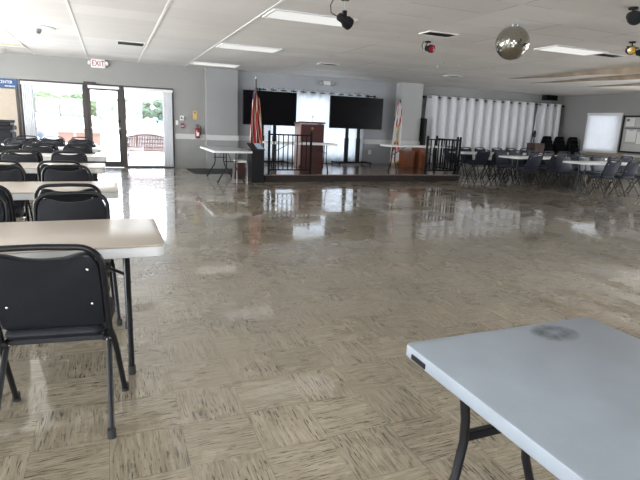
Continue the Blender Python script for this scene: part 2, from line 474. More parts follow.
# chair rail
for i, (a, b_) in enumerate(((DOORX1 + .02, 2.525), (3.445, 4.1), (7.65, 8.765), (XL, -3.2))):
    struct(MB().box(a, b_, D - .025, D, .82, .965, .006).build('trim_%d' % (i + 1), 'rail_paint'))
struct(MB().box(2.505, 3.465, D - .245, D - .22, .82, .965, .006).build('trim_5', 'rail_paint'))
struct(MB().box(8.745, 9.585, 14.575, 14.6, .82, .965, .006).build('trim_6', 'rail_paint'))
struct(MB().box(XR - .025, XR, YF, D, .74, .80, .006).build('trim_7', 'rail_paint'))
# baseboards
struct(MB().box(DOORX1 + .05, 2.525, D - .015, D, 0, .09).build('baseboard_back', 'wall'))
struct(MB().box(XR - .015, XR, YF, D, 0, .09).build('baseboard_right', 'wall'))
# long white ceiling bars every four feet
for k in range(-3, 3):
    x = -.452 + 1.2192 * k
    w = .018 if k <= 2 else .008
    struct(MB().box(x - w, x + w, YF, D, H - .006, H).build('ceiling_bar', 'tbar' if k <= 2 else 'swagwhite'))
# sagging white ceiling sheets on the right, their steep faces tan
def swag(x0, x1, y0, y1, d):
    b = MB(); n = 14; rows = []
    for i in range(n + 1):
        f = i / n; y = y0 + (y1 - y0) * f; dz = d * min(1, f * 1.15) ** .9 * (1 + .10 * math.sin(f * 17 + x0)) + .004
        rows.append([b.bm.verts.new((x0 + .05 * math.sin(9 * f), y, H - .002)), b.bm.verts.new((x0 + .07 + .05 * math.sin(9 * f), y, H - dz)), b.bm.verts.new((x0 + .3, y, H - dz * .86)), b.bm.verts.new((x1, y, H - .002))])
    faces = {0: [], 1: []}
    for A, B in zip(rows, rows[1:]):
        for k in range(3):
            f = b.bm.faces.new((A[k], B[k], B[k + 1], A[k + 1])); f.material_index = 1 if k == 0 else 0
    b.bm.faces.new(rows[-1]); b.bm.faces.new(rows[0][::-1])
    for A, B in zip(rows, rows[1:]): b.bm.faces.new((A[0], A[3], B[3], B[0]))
    o = b.build('ceiling_sheet', 'swagwhite'); o.data.materials.append(MT['swag_tan'])
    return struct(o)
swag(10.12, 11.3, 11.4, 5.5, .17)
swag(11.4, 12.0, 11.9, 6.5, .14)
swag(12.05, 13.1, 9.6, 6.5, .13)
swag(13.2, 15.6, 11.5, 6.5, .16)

# ---- door wall glazing
def glazing(name, x0, x1, z0, z1, y=D + .04, fr=.06, mat='bronze', mull=()):
    r = sroot(name, (x0, y, 0)); w = x1 - x0
    b = MB()
    b.box(0, fr, 0, .07, z0, z1).box(w - fr, w, 0, .07, z0, z1).box(fr, w - fr, 0, .07, z1 - fr, z1).box(fr, w - fr, 0, .07, z0, z0 + fr)
    for m in mull: b.box(m - .02, m + .02, .01, .06, z0 + fr, z1 - fr)
    b.build('window_frame', mat, r)
    MB().box(fr - .005, w - fr + .005, .03, .038, z0 + fr - .005, z1 - fr + .005).build('window_glass', 'glass', r)
    return r
glazing('window_1', DOORX0, -.60, 0, DH, fr=.045)
glazing('window_2', .36, DOORX1, 0, DH, fr=.045)
# door between them
dr = sroot('door_1', (-.60, D + .02, 0))
MB().box(0, .06, 0, .12, 0, DH).box(.90, .96, 0, .12, 0, DH).box(.06, .90, 0, .12, DH - .07, DH).build('door_frame', 'bronze', dr)
MB().box(.0605, .15, .03, .08, .01, DH - .071).box(.81, .8995, .03, .08, .01, DH - .075).box(.15, .81, .03, .08, DH - .16, DH - .075).box(.15, .81, .03, .08, .01, .16).build('door_leaf', 'bronze', dr)
MB().box(.145, .815, .05, .058, .155, DH - .155).build('door_glass', 'glass', dr)
MB().tube([(.12, .0, 1.06), (.86, .0, 1.06)], .014).tube([(.14, .0, 1.06), (.14, .04, 1.06)], .01).tube([(.84, .0, 1.06), (.84, .04, 1.06)], .01).build('push_bar', 'white_metal', dr)
MB().box(.80, .86, .0, .035, 1.20, 1.30, .008).box(.82, .86, .0, .035, .80, .98, .008).build('door_lock', 'black', dr)
MB().box(.0, .30, -.05, .0, DH - .05, DH + .04, .008).tube([(.3, -.03, DH), (.42, -.06, DH - .02), (.5, .01, DH - .06)], .012).build('door_closer', 'bronze', dr)
# vertical blinds of the door wall: head rails and drawn-back slats
def blind(x0, x1, side, label, zt=DH - .045, y=D - .045):
    r = thing('vertical_blind', label, 'blind', (x0, y, 0))
    MB().box(0, x1 - x0, -.02, .03, zt - .075, zt, .006).build('head_rail', 'white', r)
    if side:
        n = 6
        for k in range(n):
            xx = (.05 + .04 * k) if side < 0 else (x1 - x0 - .05 - .04 * k)
            q = MB().box(-.012, .012, -.035, .035, .04, zt - .075, mx=Matrix.Translation((xx, 0, 0)) @ Matrix.Rotation(.5 * side, 4, 'Z'))
            q.build('slat', 'slat', r)
blind(-2.03, -.62, -1, 'white vertical blind drawn to the left side of the left glass panel')
blind(-.50, .26, 0, 'white blind head rail across the top of the glass exit door')
blind(.38, 1.64, 1, 'white vertical blind drawn to the right side of the right glass panel')
# door with tan face at the far left of the back wall
d2 = sroot('door_2', (-3.05, D - .05, 0))
MB().box(0, .90, 0, .045, .005, 1.94, .004).build('door_leaf', 'tan', d2)
MB().box(-.07, 0, -.01, .05, 0, 1.95).box(.90, .945, -.01, .05, 0, 1.95).build('door_frame', 'bronze', d2)
MB().lathe([(0, 0), (.03, 0), (.03, .02), (.012, .03), (.012, .05), (.028, .06), (.02, .085), (0, .09)], mx=Matrix.Translation((.08, 0, 1.0)) @ Matrix.Rotation(PI / 2, 4, 'X')).build('door_knob', 'chrome', d2, True)
# blue sign above it
sg = thing('wall_sign', 'navy blue sign with white CENTER lettering above the tan door', 'sign', (-2.10, D - .035, 1.955))
MB().box(-1.15, 0, 0, .03, 0, .225, .004).build('panel', 'blue_sign', sg)
text('CENTER', .10, 'sign_white', sg, (-.10, -.003, .14), (PI / 2, 0, 0), align='RIGHT', sx=.8)
MB().box(-.27, -.20, -.004, 0, .035, .062).box(-.19, -.12, -.004, 0, .035, .062).box(-.11, -.05, -.004, 0, .035, .062).build('small_lettering', 'sign_grey', sg)
# windows behind curtains and on the right wall
glazing('window_3', STW[0], STW[1], STW[2], STW[3], mat='white_metal', mull=(.98, 2.0))
glazing('window_4', *W4, mat='white_metal', mull=(.85,))
glazing('window_5', *W5, mat='white_metal', mull=(.8,))
w6 = sroot('window_6', (XR + .04, RW[0], 0))
wl = RW[1] - RW[0]
MB().box(0, .06, 0, .05, RW[2], RW[3]).box(0, .06, wl - .05, wl, RW[2], RW[3]).box(0, .06, .05, wl - .05, RW[2], RW[2] + .05).box(0, .06, .05, wl - .05, RW[3] - .05, RW[3]).build('window_frame', 'white_metal', w6)
MB().box(.02, .028, .045, wl - .045, RW[2] + .045, RW[3] - .045).build('window_glass', 'glass', w6)
MB().box(-.10, .06, -.06, wl + .06, RW[2] - .05, RW[2] - .005, .005).build('window_sill', 'white', w6)
for i, (a0, a1, z0, z1) in enumerate(FW):
    r = sroot('window_%d' % (7 + i), (a0, YF - .12, 0)); w = a1 - a0
    b = MB().box(0, .05, 0, .06, z0, z1).box(w - .05, w, 0, .06, z0, z1).box(.05, w - .05, 0, .06, z1 - .05, z1).box(.05, w - .05, 0, .06, z0, z0 + .05).box(w / 2 - .02, w / 2 + .02, .01, .05, z0 + .05, z1 - .05)
    b.build('window_frame', 'bronze', r)
for i, (a0, a1, z0, z1) in enumerate(LFILL):  # frames of the added, unseen left fill openings
    r = sroot('window_%d' % (9 + i), (XL - .12, a0, 0)); w = a1 - a0
    MB().box(0, .06, 0, .05, z0, z1).box(0, .06, w - .05, w, z0, z1).box(0, .06, .05, w - .05, z1 - .05, z1).box(0, .06, .05, w - .05, z0, z0 + .05).box(.01, .05, w / 2 - .02, w / 2 + .02, z0 + .05, z1 - .05).build('window_frame', 'bronze', r)
for i, (a0, a1, z0, z1) in enumerate(RFILL):  # frames of the added, unseen right fill openings
    r = sroot('window_%d' % (14 + i), (XR + .04, a0, 0)); w = a1 - a0
    MB().box(0, .06, 0, .05, z0, z1).box(0, .06, w - .05, w, z0, z1).box(0, .06, .05, w - .05, z1 - .05, z1).box(0, .06, .05, w - .05, z0, z0 + .05).box(.01, .05, w / 2 - .02, w / 2 + .02, z0 + .05, z1 - .05).build('window_frame', 'white_metal', r)
# right wall vertical blind, closed
r = thing('vertical_blind', 'closed white vertical blind over the bright window on the right wall', 'blind', (XR - .09, 12.30, 0))
MB().box(-.03, .05, 0, 1.36, 2.08, 2.165, .006).build('head_rail', 'white', r)
n = 16
for k in range(n):
    y = .05 + 1.26 * k / (n - 1)
    MB().box(-.002, .002, -.046, .046, .83, 2.08, mx=Matrix.Translation((.0, y, 0)) @ Matrix.Rotation(.55, 4, 'Z')).build('slat', 'slat', r)

# ---- curtains
def rod(x0, x1, z, y, label, fin='black'):
    r = thing('curtain_rod', label, 'curtain rod', (x0, y, z))
    MB().tube([(0, 0, 0), (x1 - x0, 0, 0)], .014, 10).build('rod', 'black', r, True)
    for xx in (-.02, x1 - x0 + .02):
        MB().sphere((xx, 0, 0), .035, 10, 8, (1.4, 1, 1)).build('finial', fin, r, True)
    for xx in (.12, (x1 - x0) / 2, x1 - x0 - .12):
        MB().box(xx - .012, xx + .012, 0, D - y, -.015, .015).box(xx - .02, xx + .02, D - y - .012, D - y, -.05, .05).build('bracket', 'black', r)
def curtain(x0, x1, z0, zt, y, period, amp, mat, label, lean=0., ring='steel', group=None):
    r = thing('curtain', label, 'curtain', (x0, y, 0), 0, group)
    w = x1 - x0; nf = max(2, round(w / period)); ph = random.random()
    jit = [random.uniform(-.18, .18) for _ in range(nf * 2 + 3)]
    def fn(u, v):
        s = u * nf
        k = int(s); a = jit[k] * (1 - (s - k)) + jit[k + 1] * (s - k)
        yy = amp * (1 + .35 * a) * math.sin(2 * PI * s) + amp * .25 * math.sin(2 * PI * s * 2 + 3 * a + v * 2) * v
        flare = .02 * math.sin(6 * u + 3) * v + lean * (1 - u) * v
        om = -.34 * amp * math.sin(4 * PI * s) * min(1, v * 3 + .2)
        return (w * u + flare + om + .03 * a * v, yy, zt - (zt - z0) * v + .012 * math.cos(2 * PI * s * 2) * (1 - v) )
    MB().grid(fn, nf * 14, 12).build('curtain_panel', mat, r, True, .004)
    for k in range(nf * 2):
        xx = w * (k + .5 + (.0)) / (nf * 2)
        s = 1 if k % 2 == 0 else -1
        yy = 0
        a = .75 * s
        q = [(xx + .026 * math.cos(t) * math.cos(PI / 2 - .5 * s), yy + .026 * math.cos(t) * math.sin(PI / 2 - .5 * s), zt - .055 + .026 * math.sin(t)) for t in [2 * PI * i / 10 for i in range(10)]]
        MB().tube(q, .008, 6, closed=True).build('grommet', ring, r, True)
rod(4.02, 7.86, 2.315, 14.80, 'black curtain rod behind the two screens on the stage')
curtain(4.12, 7.56, .20, 2.37, 14.80, .30, .038, 'sheer', 'bright sheer white curtain behind the lectern and the screens on the stage', ring='black')
rod(9.74, 16.0, 2.42, 14.80, 'long black curtain rod on the back wall right of the white column')
curtain(9.86, 14.50, .25, 2.475, 14.77, .38, .115, 'drape', 'wide white grommet curtain hanging in deep folds right of the stage', ring='black')
curtain(14.74, 15.82, .25, 2.475, 14.77, .34, .105, 'drape', 'narrow white curtain in the back right corner behind the stacked chairs', ring='black')

# ------------------------------------------------------------------ folding chair
def rounded(pts, r, n=5):
    out = []; m = len(pts)
    for i in range(m):
        p = Vector(pts[i]); a = (Vector(pts[i - 1]) - p); b = (Vector(pts[(i + 1) % m]) - p)
        rr = min(r, a.length * .45, b.length * .45)
        A = p + a.normalized() * rr; B = p + b.normalized() * rr
        for k in range(n + 1):
            t = k / n; q = A * (1 - t) ** 2 + p * 2 * t * (1 - t) + B * t * t
            out.append((q.x, q.y))
    return out
JY, JZ = -.045, .43          # joint of back tube and front legs
TY, TZ = -.185, .852          # top of the back
def back_y(z): return JY + (TY - JY) * (z - JZ) / (TZ - JZ)
def folding_chair(pad, label):
    t = thing('folding_chair', label, 'chair')
    X = .222; XF = .226
    # back tube: inverted U
    pts = [(-X, JY, JZ), (-X, back_y(.60), .60), (-X, back_y(.745), .745)]
    for k in range(1, 7):
        a = PI - (PI / 2) * k / 6
        pts.append((-X + .09 + .09 * math.cos(a), back_y(.758 + .09 * math.sin(a)), .758 + .09 * math.sin(a)))
    pts += [(0, back_y(.852), .852)]
    pts += [(-p[0], p[1], p[2]) for p in pts[-2::-1]]
    MB().tube(pts, .0135, 10).build('back_frame', 'blackmetal', t, True)
    # padded back with a dip along its top edge
    out = [(-.206, .452), (.206, .452), (.212, .64), (.210, .765), (.180, .822), (.135, .818), (.085, .800), (0, .792), (-.085, .800), (-.135, .818), (-.180, .822), (-.210, .765), (-.212, .64)]
    out = rounded(out, .03, 3)
    nY, nZ = JZ - TZ, TY - JY   # forward normal of the back plane
    ln = math.hypot(nY, nZ)
    def fb(a, b, c): return (a, back_y(b) + (c - .014) * .955, b + (c - .014) * .29)
    bk = MB().pillow(out, .034, fb, .93).build('backrest', pad, t, True)
    for sx in (-1, 1):
        for zz in (.575, .745):
            MB().sphere((sx * .165, back_y(zz) - .014, zz), .0065, 8, 6, (1, .5, 1)).build('bolt', 'chrome', bk, True)
    # seat
    so = rounded([(-.20, -.085), (.20, -.085), (.222, .12), (.205, .29), (.11, .325), (-.11, .325), (-.205, .29), (-.222, .12)], .05, 4)
    MB().pillow(so, .055, lambda a, b, c: (a, b, .405 + c + .05 * (b + .1)), .90).build('seat', pad, t, True)
    MB().tube([(-.20, -.075, .395), (-.20, .27, .412)], .011, 8).tube([(.20, -.075, .395), (.20, .27, .412)], .011, 8).tube([(-.20, .22, .41), (.20, .22, .41)], .009, 8).build('seat_frame', 'blackmetal', t, True)
    for sx in (-1, 1):
        lg = MB().tube([(sx * X, JY, JZ), (sx * (X + .010), -.01, .37), (sx * (XF + .012), .03, .28), (sx * (XF + .022), .155, .02)], .0135, 10).build('leg', 'blackmetal', t, True)
        MB().lathe([(.0, 0), (.019, 0), (.018, .04), (.0, .04)], (sx * (XF + .023), .163, 0), 10).build('foot_cap', 'rubber', lg, True)
        rl = MB().tube([(sx * .210, .02, .395), (sx * .216, -.06, .29), (sx * .232, -.235, .02)], .0125, 10).build('leg', 'blackmetal', t, True)
        MB().lathe([(.0, 0), (.019, 0), (.018, .04), (.0, .04)], (sx * .2325, -.243, 0), 10).build('foot_cap', 'rubber', rl, True)
        MB().sphere((sx * .213, .0, .36), .018, 8, 6).build('pivot', 'chrome', t, True)
    MB().box(-.205, .205, -.012, .012, .362, .386, .004).build('cross_bar', 'blackmetal', t)
    return t
chair_black = folding_chair('vinyl', 'x'); chair_slate = folding_chair('slate', 'x')
used = {id(chair_black): False, id(chair_slate): False}
def put_chair(proto, x, y, rz, label, group):
    if not used[id(proto)]: o = proto; used[id(proto)] = True
    else: o = copy_tree(proto)
    o.location = (x, y, 0); o.rotation_euler = (0, 0, rz)
    tag(o, label, 'chair', group)
    return o

# ------------------------------------------------------------------ tables
def slab(b, x0, x1, y0, y1, z0, z1, r=.05, lip=.008):
    o = rounded([(x0, y0), (x1, y0), (x1, y1), (x0, y1)], r, 5)
    k = 1 - lip * 2 / min(x1 - x0, y1 - y0)
    cx, cy = (x0 + x1) / 2, (y0 + y1) / 2
    def ring(inset, z): return [b.bm.verts.new((p[0] - math.copysign(min(inset, abs(p[0] - cx)), p[0] - cx), p[1] - math.copysign(min(inset, abs(p[1] - cy)), p[1] - cy), z)) for p in o]
    R = [ring(lip, z0), ring(0, z0 + lip), ring(0, z1 - lip), ring(lip * .3, z1 - lip * .3), ring(lip, z1)]
    n = len(o)
    for A, B in zip(R, R[1:]):
        for q in range(n): b.bm.faces.new((A[q], A[(q + 1) % n], B[(q + 1) % n], B[q]))
    b.bm.faces.new(R[0][::-1]); b.bm.faces.new(R[-1])
    return b
def wishbone(xl, y0, y1, zt, along, out_dir):
    """U leg at station xl along the table's length, spanning y0..y1 across it"""
    c = (y0 + y1) / 2; h = (y1 - y0) / 2
    res = []
    for s in (-1, 1):
        prof = [(.30, zt), (.29, zt * .8), (.28, zt * .58), (.34, zt * .44), (.60, zt * .22), (.72, zt * .1), (.80, .012)]
        pts = [(xl, c + s * h * k, z) if along == 'x' else (c + s * h * k, xl, z) for k, z in prof]
        res.append(pts)
    return res
def folding_table(label, x0, x1, y0, y1, top, along, h=.735, th=.045, z=0., group=None, edge=None, legmat='blackmetal', brace=True, inset=.28, straight=False):
    t = thing('folding_table', label, 'table', ((x0 + x1) / 2, (y0 + y1) / 2, z), 0, group)
    hx, hy = (x1 - x0) / 2, (y1 - y0) / 2
    slab(MB(), -hx, hx, -hy, hy, h - (th if edge is None else .012), h).build('tabletop', top, t, True)
    if edge: slab(MB(), -hx, hx, -hy, hy, h - th, h - .012, .05, .003).build('edge_band', edge, t, True)
    L, S = (hx, hy) if along == 'x' else (hy, hx)
    for e in (-1, 1):
        xl = e * (L - inset)
        for pts in (wishbone(xl, -S * .86, S * .86, h - th, along, e) if not straight else [[(xl, s * S * .86, z) for z in (h - th, .3, .012)] for s in (-1, 1)]):
            lg = MB().tube(pts, .0145, 8).build('leg', legmat, t, True)
            p = pts[-1]
            MB().lathe([(0, 0), (.02, 0), (.019, .05), (0, .05)], (p[0], p[1], 0), 10).build('foot_cap', 'rubber', lg, True)
        zc = (h - th) * .70
        kk = .86 if straight else .285
        a, b_ = ((xl, -S * kk, zc), (xl, S * kk, zc))
        if along == 'y': a, b_ = ((-S * .34, xl, zc), (S * .34, xl, zc))
        MB().tube([a, b_], .011, 8).build('cross_bar', legmat, t, True)
        if brace:
            a, b_ = ((xl, 0, zc), (xl - e * .38, 0, h - th))
            if along == 'y': a, b_ = ((0, xl, zc), (0, xl - e * .38, h - th))
            MB().tube([a, b_], .009, 8).build('brace', legmat, t, True)
    return t
# long rows of tables on the left
LT = [(2.65, .235), (4.71, .04), (6.86, -.09), (8.72, -.08), (10.75, -.20), (12.40, -.31)]
ordn = ['first', 'second', 'third', 'fourth', 'fifth', 'sixth']
DT = .76; LEN = 1.83
LL = ['almond laminate table nearest the camera on the left',
      'almond laminate table second from the front in the left column',
      'almond laminate table third from the front in the left column',
      'almond laminate table fourth from the front in the left column',
      'almond laminate table fifth from the front in the left column',
      'almond laminate table last in the left column, nearest the glass door']
for (y, x), lb in zip(LT, LL):
    folding_table(lb, x - LEN, x, y, y + DT, 'laminate', 'x', th=.065, edge='lam_edge', group='tables in the left column', inset=.19, straight=True)
# chairs: (row, near-side centre xs, far-side centre xs)
LC = {0: ([-.262, -.86], [-.262, -.87]), 1: ([-.325, -.93], [-.44, -1.04]), 2: ([-.55, -1.15], [-.56, -1.18]), 3: ([-.58, -1.16], [-.55, -1.16]),
      4: ([-.56, -1.12, -1.66], [-.56, -1.12, -1.68]), 5: ([-.62, -1.2, -1.78], [-.66, -1.25, -1.8])}
cnt = ['right end', 'middle', 'left end']
for row, (near, far) in LC.items():
    y = LT[row][0]
    for k, x in enumerate(near):
        if row == 0 and k == 0: lb = 'black padded folding chair nearest the camera, its back toward us, at the nearest left table'
        else: lb = 'black folding chair at near side of %s left table, %s from right end' % (ordn[row], ordn[k])
        put_chair(chair_black, x, y - (.28 if row or k else .25) + random.uniform(-.02, .02) * (1 if row or k else 0), (random.uniform(-.03, .03) if (row or k) else -.12), lb, 'black folding chairs of the left column')
    for k, x in enumerate(far):
        lb = 'black folding chair facing us behind %s left table, %s from right end' % (ordn[row], ordn[k])
        put_chair(chair_black, x, y + DT + .19 + random.uniform(-.02, .02), PI + random.uniform(-.03, .03), lb, 'black folding chairs of the left column')
# rows on the right
RT = [(8.66, 10.40, 'front'), (10.42, 9.93, 'middle'), (12.25, 9.62, 'rear')]
for y, x, nm in RT:
    for j in range(1 if nm == 'front' else 2):
        xx = x + j * (LEN + .04)
        lb = 'white folding table of the %s right-hand row' % nm
        if nm != 'front': lb += (', the one nearer the stage', ', the one nearer the window')[j]
        folding_table(lb, xx, xx + LEN, y, y + DT, 'white_top', 'x', group='white tables on the right side', th=.045)
RC = {'front': ([10.72, 11.40, 12.05], [10.8, 11.55, 12.1]), 'middle': ([10.10, 10.88, 11.36, 12.2, 12.9, 13.5], [10.35, 10.9, 11.5, 12.15, 12.75, 13.4]),
      'rear': ([9.94, 10.55, 11.15, 11.8, 12.45, 13.1], [9.95, 10.55, 11.1, 11.8, 12.4, 13.0])}
num = ['first', 'second', 'third', 'fourth', 'fifth', 'sixth']
for y, x, nm in RT:
    near, far = RC[nm]
    for k, cx in enumerate(near):
        put_chair(chair_slate, cx, y - .29 + random.uniform(-.03, .03), random.uniform(-.12, .12), 'slate folding chair, back to us, at %s right-hand row, %s from stage end' % (nm, num[k]), 'slate folding chairs on the right side')
    for k, cx in enumerate(far):
        put_chair(chair_slate, cx, y + DT + .20 + random.uniform(-.03, .03), PI + random.uniform(-.12, .12), 'slate folding chair facing us behind %s right-hand row, %s from stage end' % (nm, num[k]), 'slate folding chairs on the right side')
# grey table in the foreground
FX0, FX1, FY1 = .806, 1.576, 1.210
t = thing('folding_table', 'grey plastic folding table in the right foreground with a black latch on its edge', 'table', (FX0 + .38, FY1 - .915, 0))
tp = slab(MB(), -.386, .38, -.915, .915, .69, .735, .022, .008).build('tabletop', 'plastic_table', t, True)
MB().box(-.3885, -.384, .800, .872, .700, .717, .002).build('latch_plate', 'black', t)
MB().box(-.3895, -.3880, .82, .85, .705, .712).build('latch_slot', 'black', t)
st = MB().lathe([(0, 0), (.062, 0), (.062, .0006), (0, .0006)], n=28).build('water_stain', stain_mat(), t)
st.location = (.135, .83, .7351); st.scale = (1.45, 1.15, 1)
MB().box(-.30, .30, -.85, .85, .672, .692).build('underside_frame', 'plastic_table', t)
for e in (1, -1):
    yl = e * .81
    cx0 = -.08
    for s in (-1, 1):
        prof = [(.165, .675), (.16, .65), (.145, .585), (.13, .50), (.127, .42), (.145, .30), (.21, .12), (.27, .012)]
        pts = [(cx0 + s * k, yl, z) for k, z in prof]
        sm = []
        for a, b_ in zip(pts, pts[1:]):
            sm += [a, tuple((Vector(a) + Vector(b_)) / 2)]
        sm.append(pts[-1])
        lg = MB().tube(sm, .015, 12).build('leg', 'blackmetal', t, True)
        MB().lathe([(0, 0), (.021, 0), (.02, .06), (0, .06)], (pts[-1][0], yl, 0), 12).build('foot_cap', 'rubber', lg, True)
    MB().box(cx0 - .125, cx0 + .125, yl - .012, yl + .012, .425, .455, .004).build('cross_bar', 'blackmetal', t)
    MB().tube([(cx0, yl, .44), (cx0, yl - e * .38, .672)], .010, 8).build('brace', 'blackmetal', t, True)

# ------------------------------------------------------------------ stage
SZ = .18; SY = 11.40
sx0, sx1 = 3.30, 8.92
t = thing('stage', 'low dark wooden stage platform along the back wall', 'stage', ((sx0 + sx1) / 2, SY, 0))
o_ = (sx0 + sx1) / 2
sd = 14.60 - SY - .02
MB().box(sx0 - o_, sx1 - o_, .03, sd, SZ - .03, SZ).build('stage_top', 'stage_top', t)
MB().box(sx0 - o_ + .03, sx1 - o_ - .03, .05, sd, 0, SZ - .03).build('fascia', 'stage_side', t)
MB().box(sx0 - o_ - .01, sx1 - o_ + .01, .0, .03, SZ - .022, SZ + .002, .004).build('nosing', 'stage_lip', t)
t2 = struct(MB().box(3.45, 8.76, 14.58, D, 0, SZ).build('floor_back', 'stage_top'))
def railing(label, p0, p1, n, z=SZ):
    p0 = Vector((*p0, z)); p1 = Vector((*p1, z)); L = (p1 - p0).length; a = math.atan2(p1.y - p0.y, p1.x - p0.x)
    t = thing('railing', label, 'railing', p0, a)
    for x in (0, L):
        ps = MB().box(x - .024, x + .024, -.024, .024, 0, .99, .004).build('post', 'railmetal', t)
        MB().box(x - .05, x + .05, -.05, .05, 0, .012).build('base_plate', 'railmetal', ps)
        MB().lathe([(.028, 0), (.028, .01), (.012, .03), (0, .035)], (x, 0, .99), 8).build('post_cap', 'railmetal', ps)
    MB().box(.024, L - .024, -.018, .018, .91, .945).build('top_rail', 'railmetal', t)
    MB().box(.024, L - .024, -.015, .015, .09, .12).build('bottom_rail', 'railmetal', t)
    for k in range(n):
        x = L * (k + 1) / (n + 1)
        MB().box(x - .0105, x + .0105, -.0105, .0105, .12, .91).build('baluster', 'railmetal', t)
railing('black metal railing at the left front of the stage before the lectern', (3.42, 11.50), (4.47, 11.50), 8)
railing('black metal railing at the right front corner of the stage', (7.80, 11.50), (8.86, 11.50), 8)
railing('black metal railing running back along the right side of the stage', (8.86, 11.62), (8.86, 12.60), 7)
# lectern
t = thing('lectern', 'dark red wooden lectern standing on the stage between the two screens', 'lectern', (5.24, 13.45, SZ))
MB().box(-.33, .33, -.03, .015, 0, 1.19).build('front_panel', 'red_wood', t)
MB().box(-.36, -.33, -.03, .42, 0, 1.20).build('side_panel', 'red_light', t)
MB().box(.33, .36, -.03, .42, 0, 1.20).build('side_panel', 'red_wood', t)
MB().box(-.33, .33, .02, .40, .70, .72).build('shelf', 'red_wood', t)
b = MB(); b.box(-.39, .39, -.05, .44, 1.205, 1.245, .006)
for v in b.bm.verts: v.co.z += (.06 - .12 * (v.co.y + .05) / .49) * .3
b.build('reading_top', 'red_wood', t)
MB().box(-.38, .38, -.05, -.02, 0, .06).build('plinth', 'red_wood', t)
MB().lathe([(0, 0), (.035, 0), (.03, .008), (0, .01)], mx=Matrix.Translation((0, -.03, 1.08)) @ Matrix.Rotation(PI / 2, 4, 'X')).build('emblem', 'gold', t)
MB().tube([(0, .0, 1.24), (0, .02, 1.33), (0, -.04, 1.40)], .006, 6).sphere((0, -.05, 1.41), .02, 8, 6).build('microphone', 'black', t, True)
# stage tables
folding_table('narrow white folding table at the stage front left, behind the railing and before the lectern', 3.50, 5.33, 11.80, 12.42, 'white_top', 'x', z=SZ, inset=.22)
folding_table('narrow white folding table at the stage front right beside the white flag', 6.86, 8.66, 11.80, 12.42, 'white_top', 'x', z=SZ, inset=.28)
# screens on rolling stands
def screen(x0, x1, z0, z1, which):
    t = thing('television', 'large black flat screen television %s' % which, 'television', ((x0 + x1) / 2, 14.30, (z0 + z1) / 2))
    w, h = (x1 - x0) / 2, (z1 - z0) / 2
    MB().box(-w, w, -.02, .03, -h, h, .006).build('housing', 'black', t)
    MB().box(-w + .012, w - .012, -.024, -.0195, -h + .018, h - .012).build('display', 'blackgloss', t)
    return t
def tv_stand(xc, zc, gap, which, z=SZ):
    t = thing('television_stand', 'black rolling stand with two poles %s' % which, 'stand', (xc, 14.40, z))
    for s in (-1, 1):
        p = MB().box(s * gap - .045, s * gap + .045, -.03, .03, .06, zc - z + .2, .004).build('pole', 'black', t)
        MB().box(s * gap - .06, s * gap + .06, -.038, .038, .06, .82, .006).build('sleeve', 'black', p)
    MB().box(-gap - .35, gap + .35, -.03, .03, .05, .10, .01).build('base_bar', 'black', t)
    for s in (-1, 1):
        f = MB().box(s * (gap + .33) - .03, s * (gap + .33) + .03, -.33, .33, .045, .095, .012).build('foot', 'black', t)
        for e in (-1, 1):
            MB().lathe([(0, -.012), (.022, -.012), (.022, .012), (0, .012)], mx=Matrix.Translation((s * (gap + .33), e * .29, .0225)) @ Matrix.Rotation(PI / 2, 4, 'Y'), n=12).build('caster', 'rubber', f, True)
    MB().box(-gap - .1, gap + .1, -.07, -.03, zc - z - .15, zc - z + .15).build('mount', 'black', t)
    MB().box(-.25, .25, -.25, -.03, .62, .64).build('shelf', 'black', t) if False else None
screen(3.47, 5.06, 1.30, 2.245, 'left of the lectern')
screen(6.13, 7.93, 1.29, 2.24, 'right of the lectern')
tv_stand(4.25, 1.77, .19, 'under the left screen')
tv_stand(6.98, 1.77, .20, 'under the right screen')
# brown boxes at the stage back
t = thing('cabinet', 'brown wooden box cabinet on the stage by the white column', 'cabinet', (8.56, 13.65, SZ))
MB().box(-.14, .26, 0, .5, 0, .50, .006).build('body', 'brown_wood', t)
MB().box(-.12, .055, -.016, 0, .03, .47).build('door', 'brown_wood', t)
MB().box(.065, .24, -.016, 0, .03, .47).build('door', 'brown_wood', t)
t = thing('cabinet', 'taller brown wooden cabinet on the stage right of the low box', 'cabinet', (9.0, 13.60, 0))
MB().box(-.02, .24, 0, .5, 0, .84, .006).build('body', 'brown_wood', t)
MB().box(.0, .22, -.016, 0, .22, .80).build('door', 'brown_wood', t)
# flags on poles
def flag_on_pole(x, y, z, hgt, label_pole, label_flag, mat, top, bot, w0, w1, nf, lean, dirx):
    p = thing('flag_pole', label_pole, 'flag pole', (x, y, z))
    MB().lathe([(0, 0), (.13, 0), (.13, .015), (.06, .05), (.035, .09), (0, .09)], n=20).build('base', 'steel', p, True)
    MB().tube([(0, 0, .05), (0, 0, hgt)], .022, 10).build('pole', 'pole', p, True)
    MB().lathe([(0, 0), (.014, 0), (.02, .03), (.014, .06), (0, .10)], (0, 0, hgt), 10).build('finial', 'steel', p, True)
    f = thing('flag', label_flag, 'flag', (x, y, z))
    def fn(u, v):
        w = w0 + (w1 - w0) * (v ** .7)
        a = 2 * PI * nf * u
        xx = dirx * (.005 + w * (u - lean) * 1.0)
        yy = -.022 - .05 * (.3 + .7 * v) - .045 * (.3 + .7 * v) * math.sin(a + v * 2.2) - .02 * math.sin(2.7 * a)
        zz = top - (top - bot) * v - .22 * u * (1 - v) * (1 - .2 * math.sin(a)) - .10 * v * abs(math.sin(PI * u * 1.3))
        return (xx, yy, zz)
    MB().grid(fn, 48, 30).build('cloth', mat, f, True, .004)
    return p
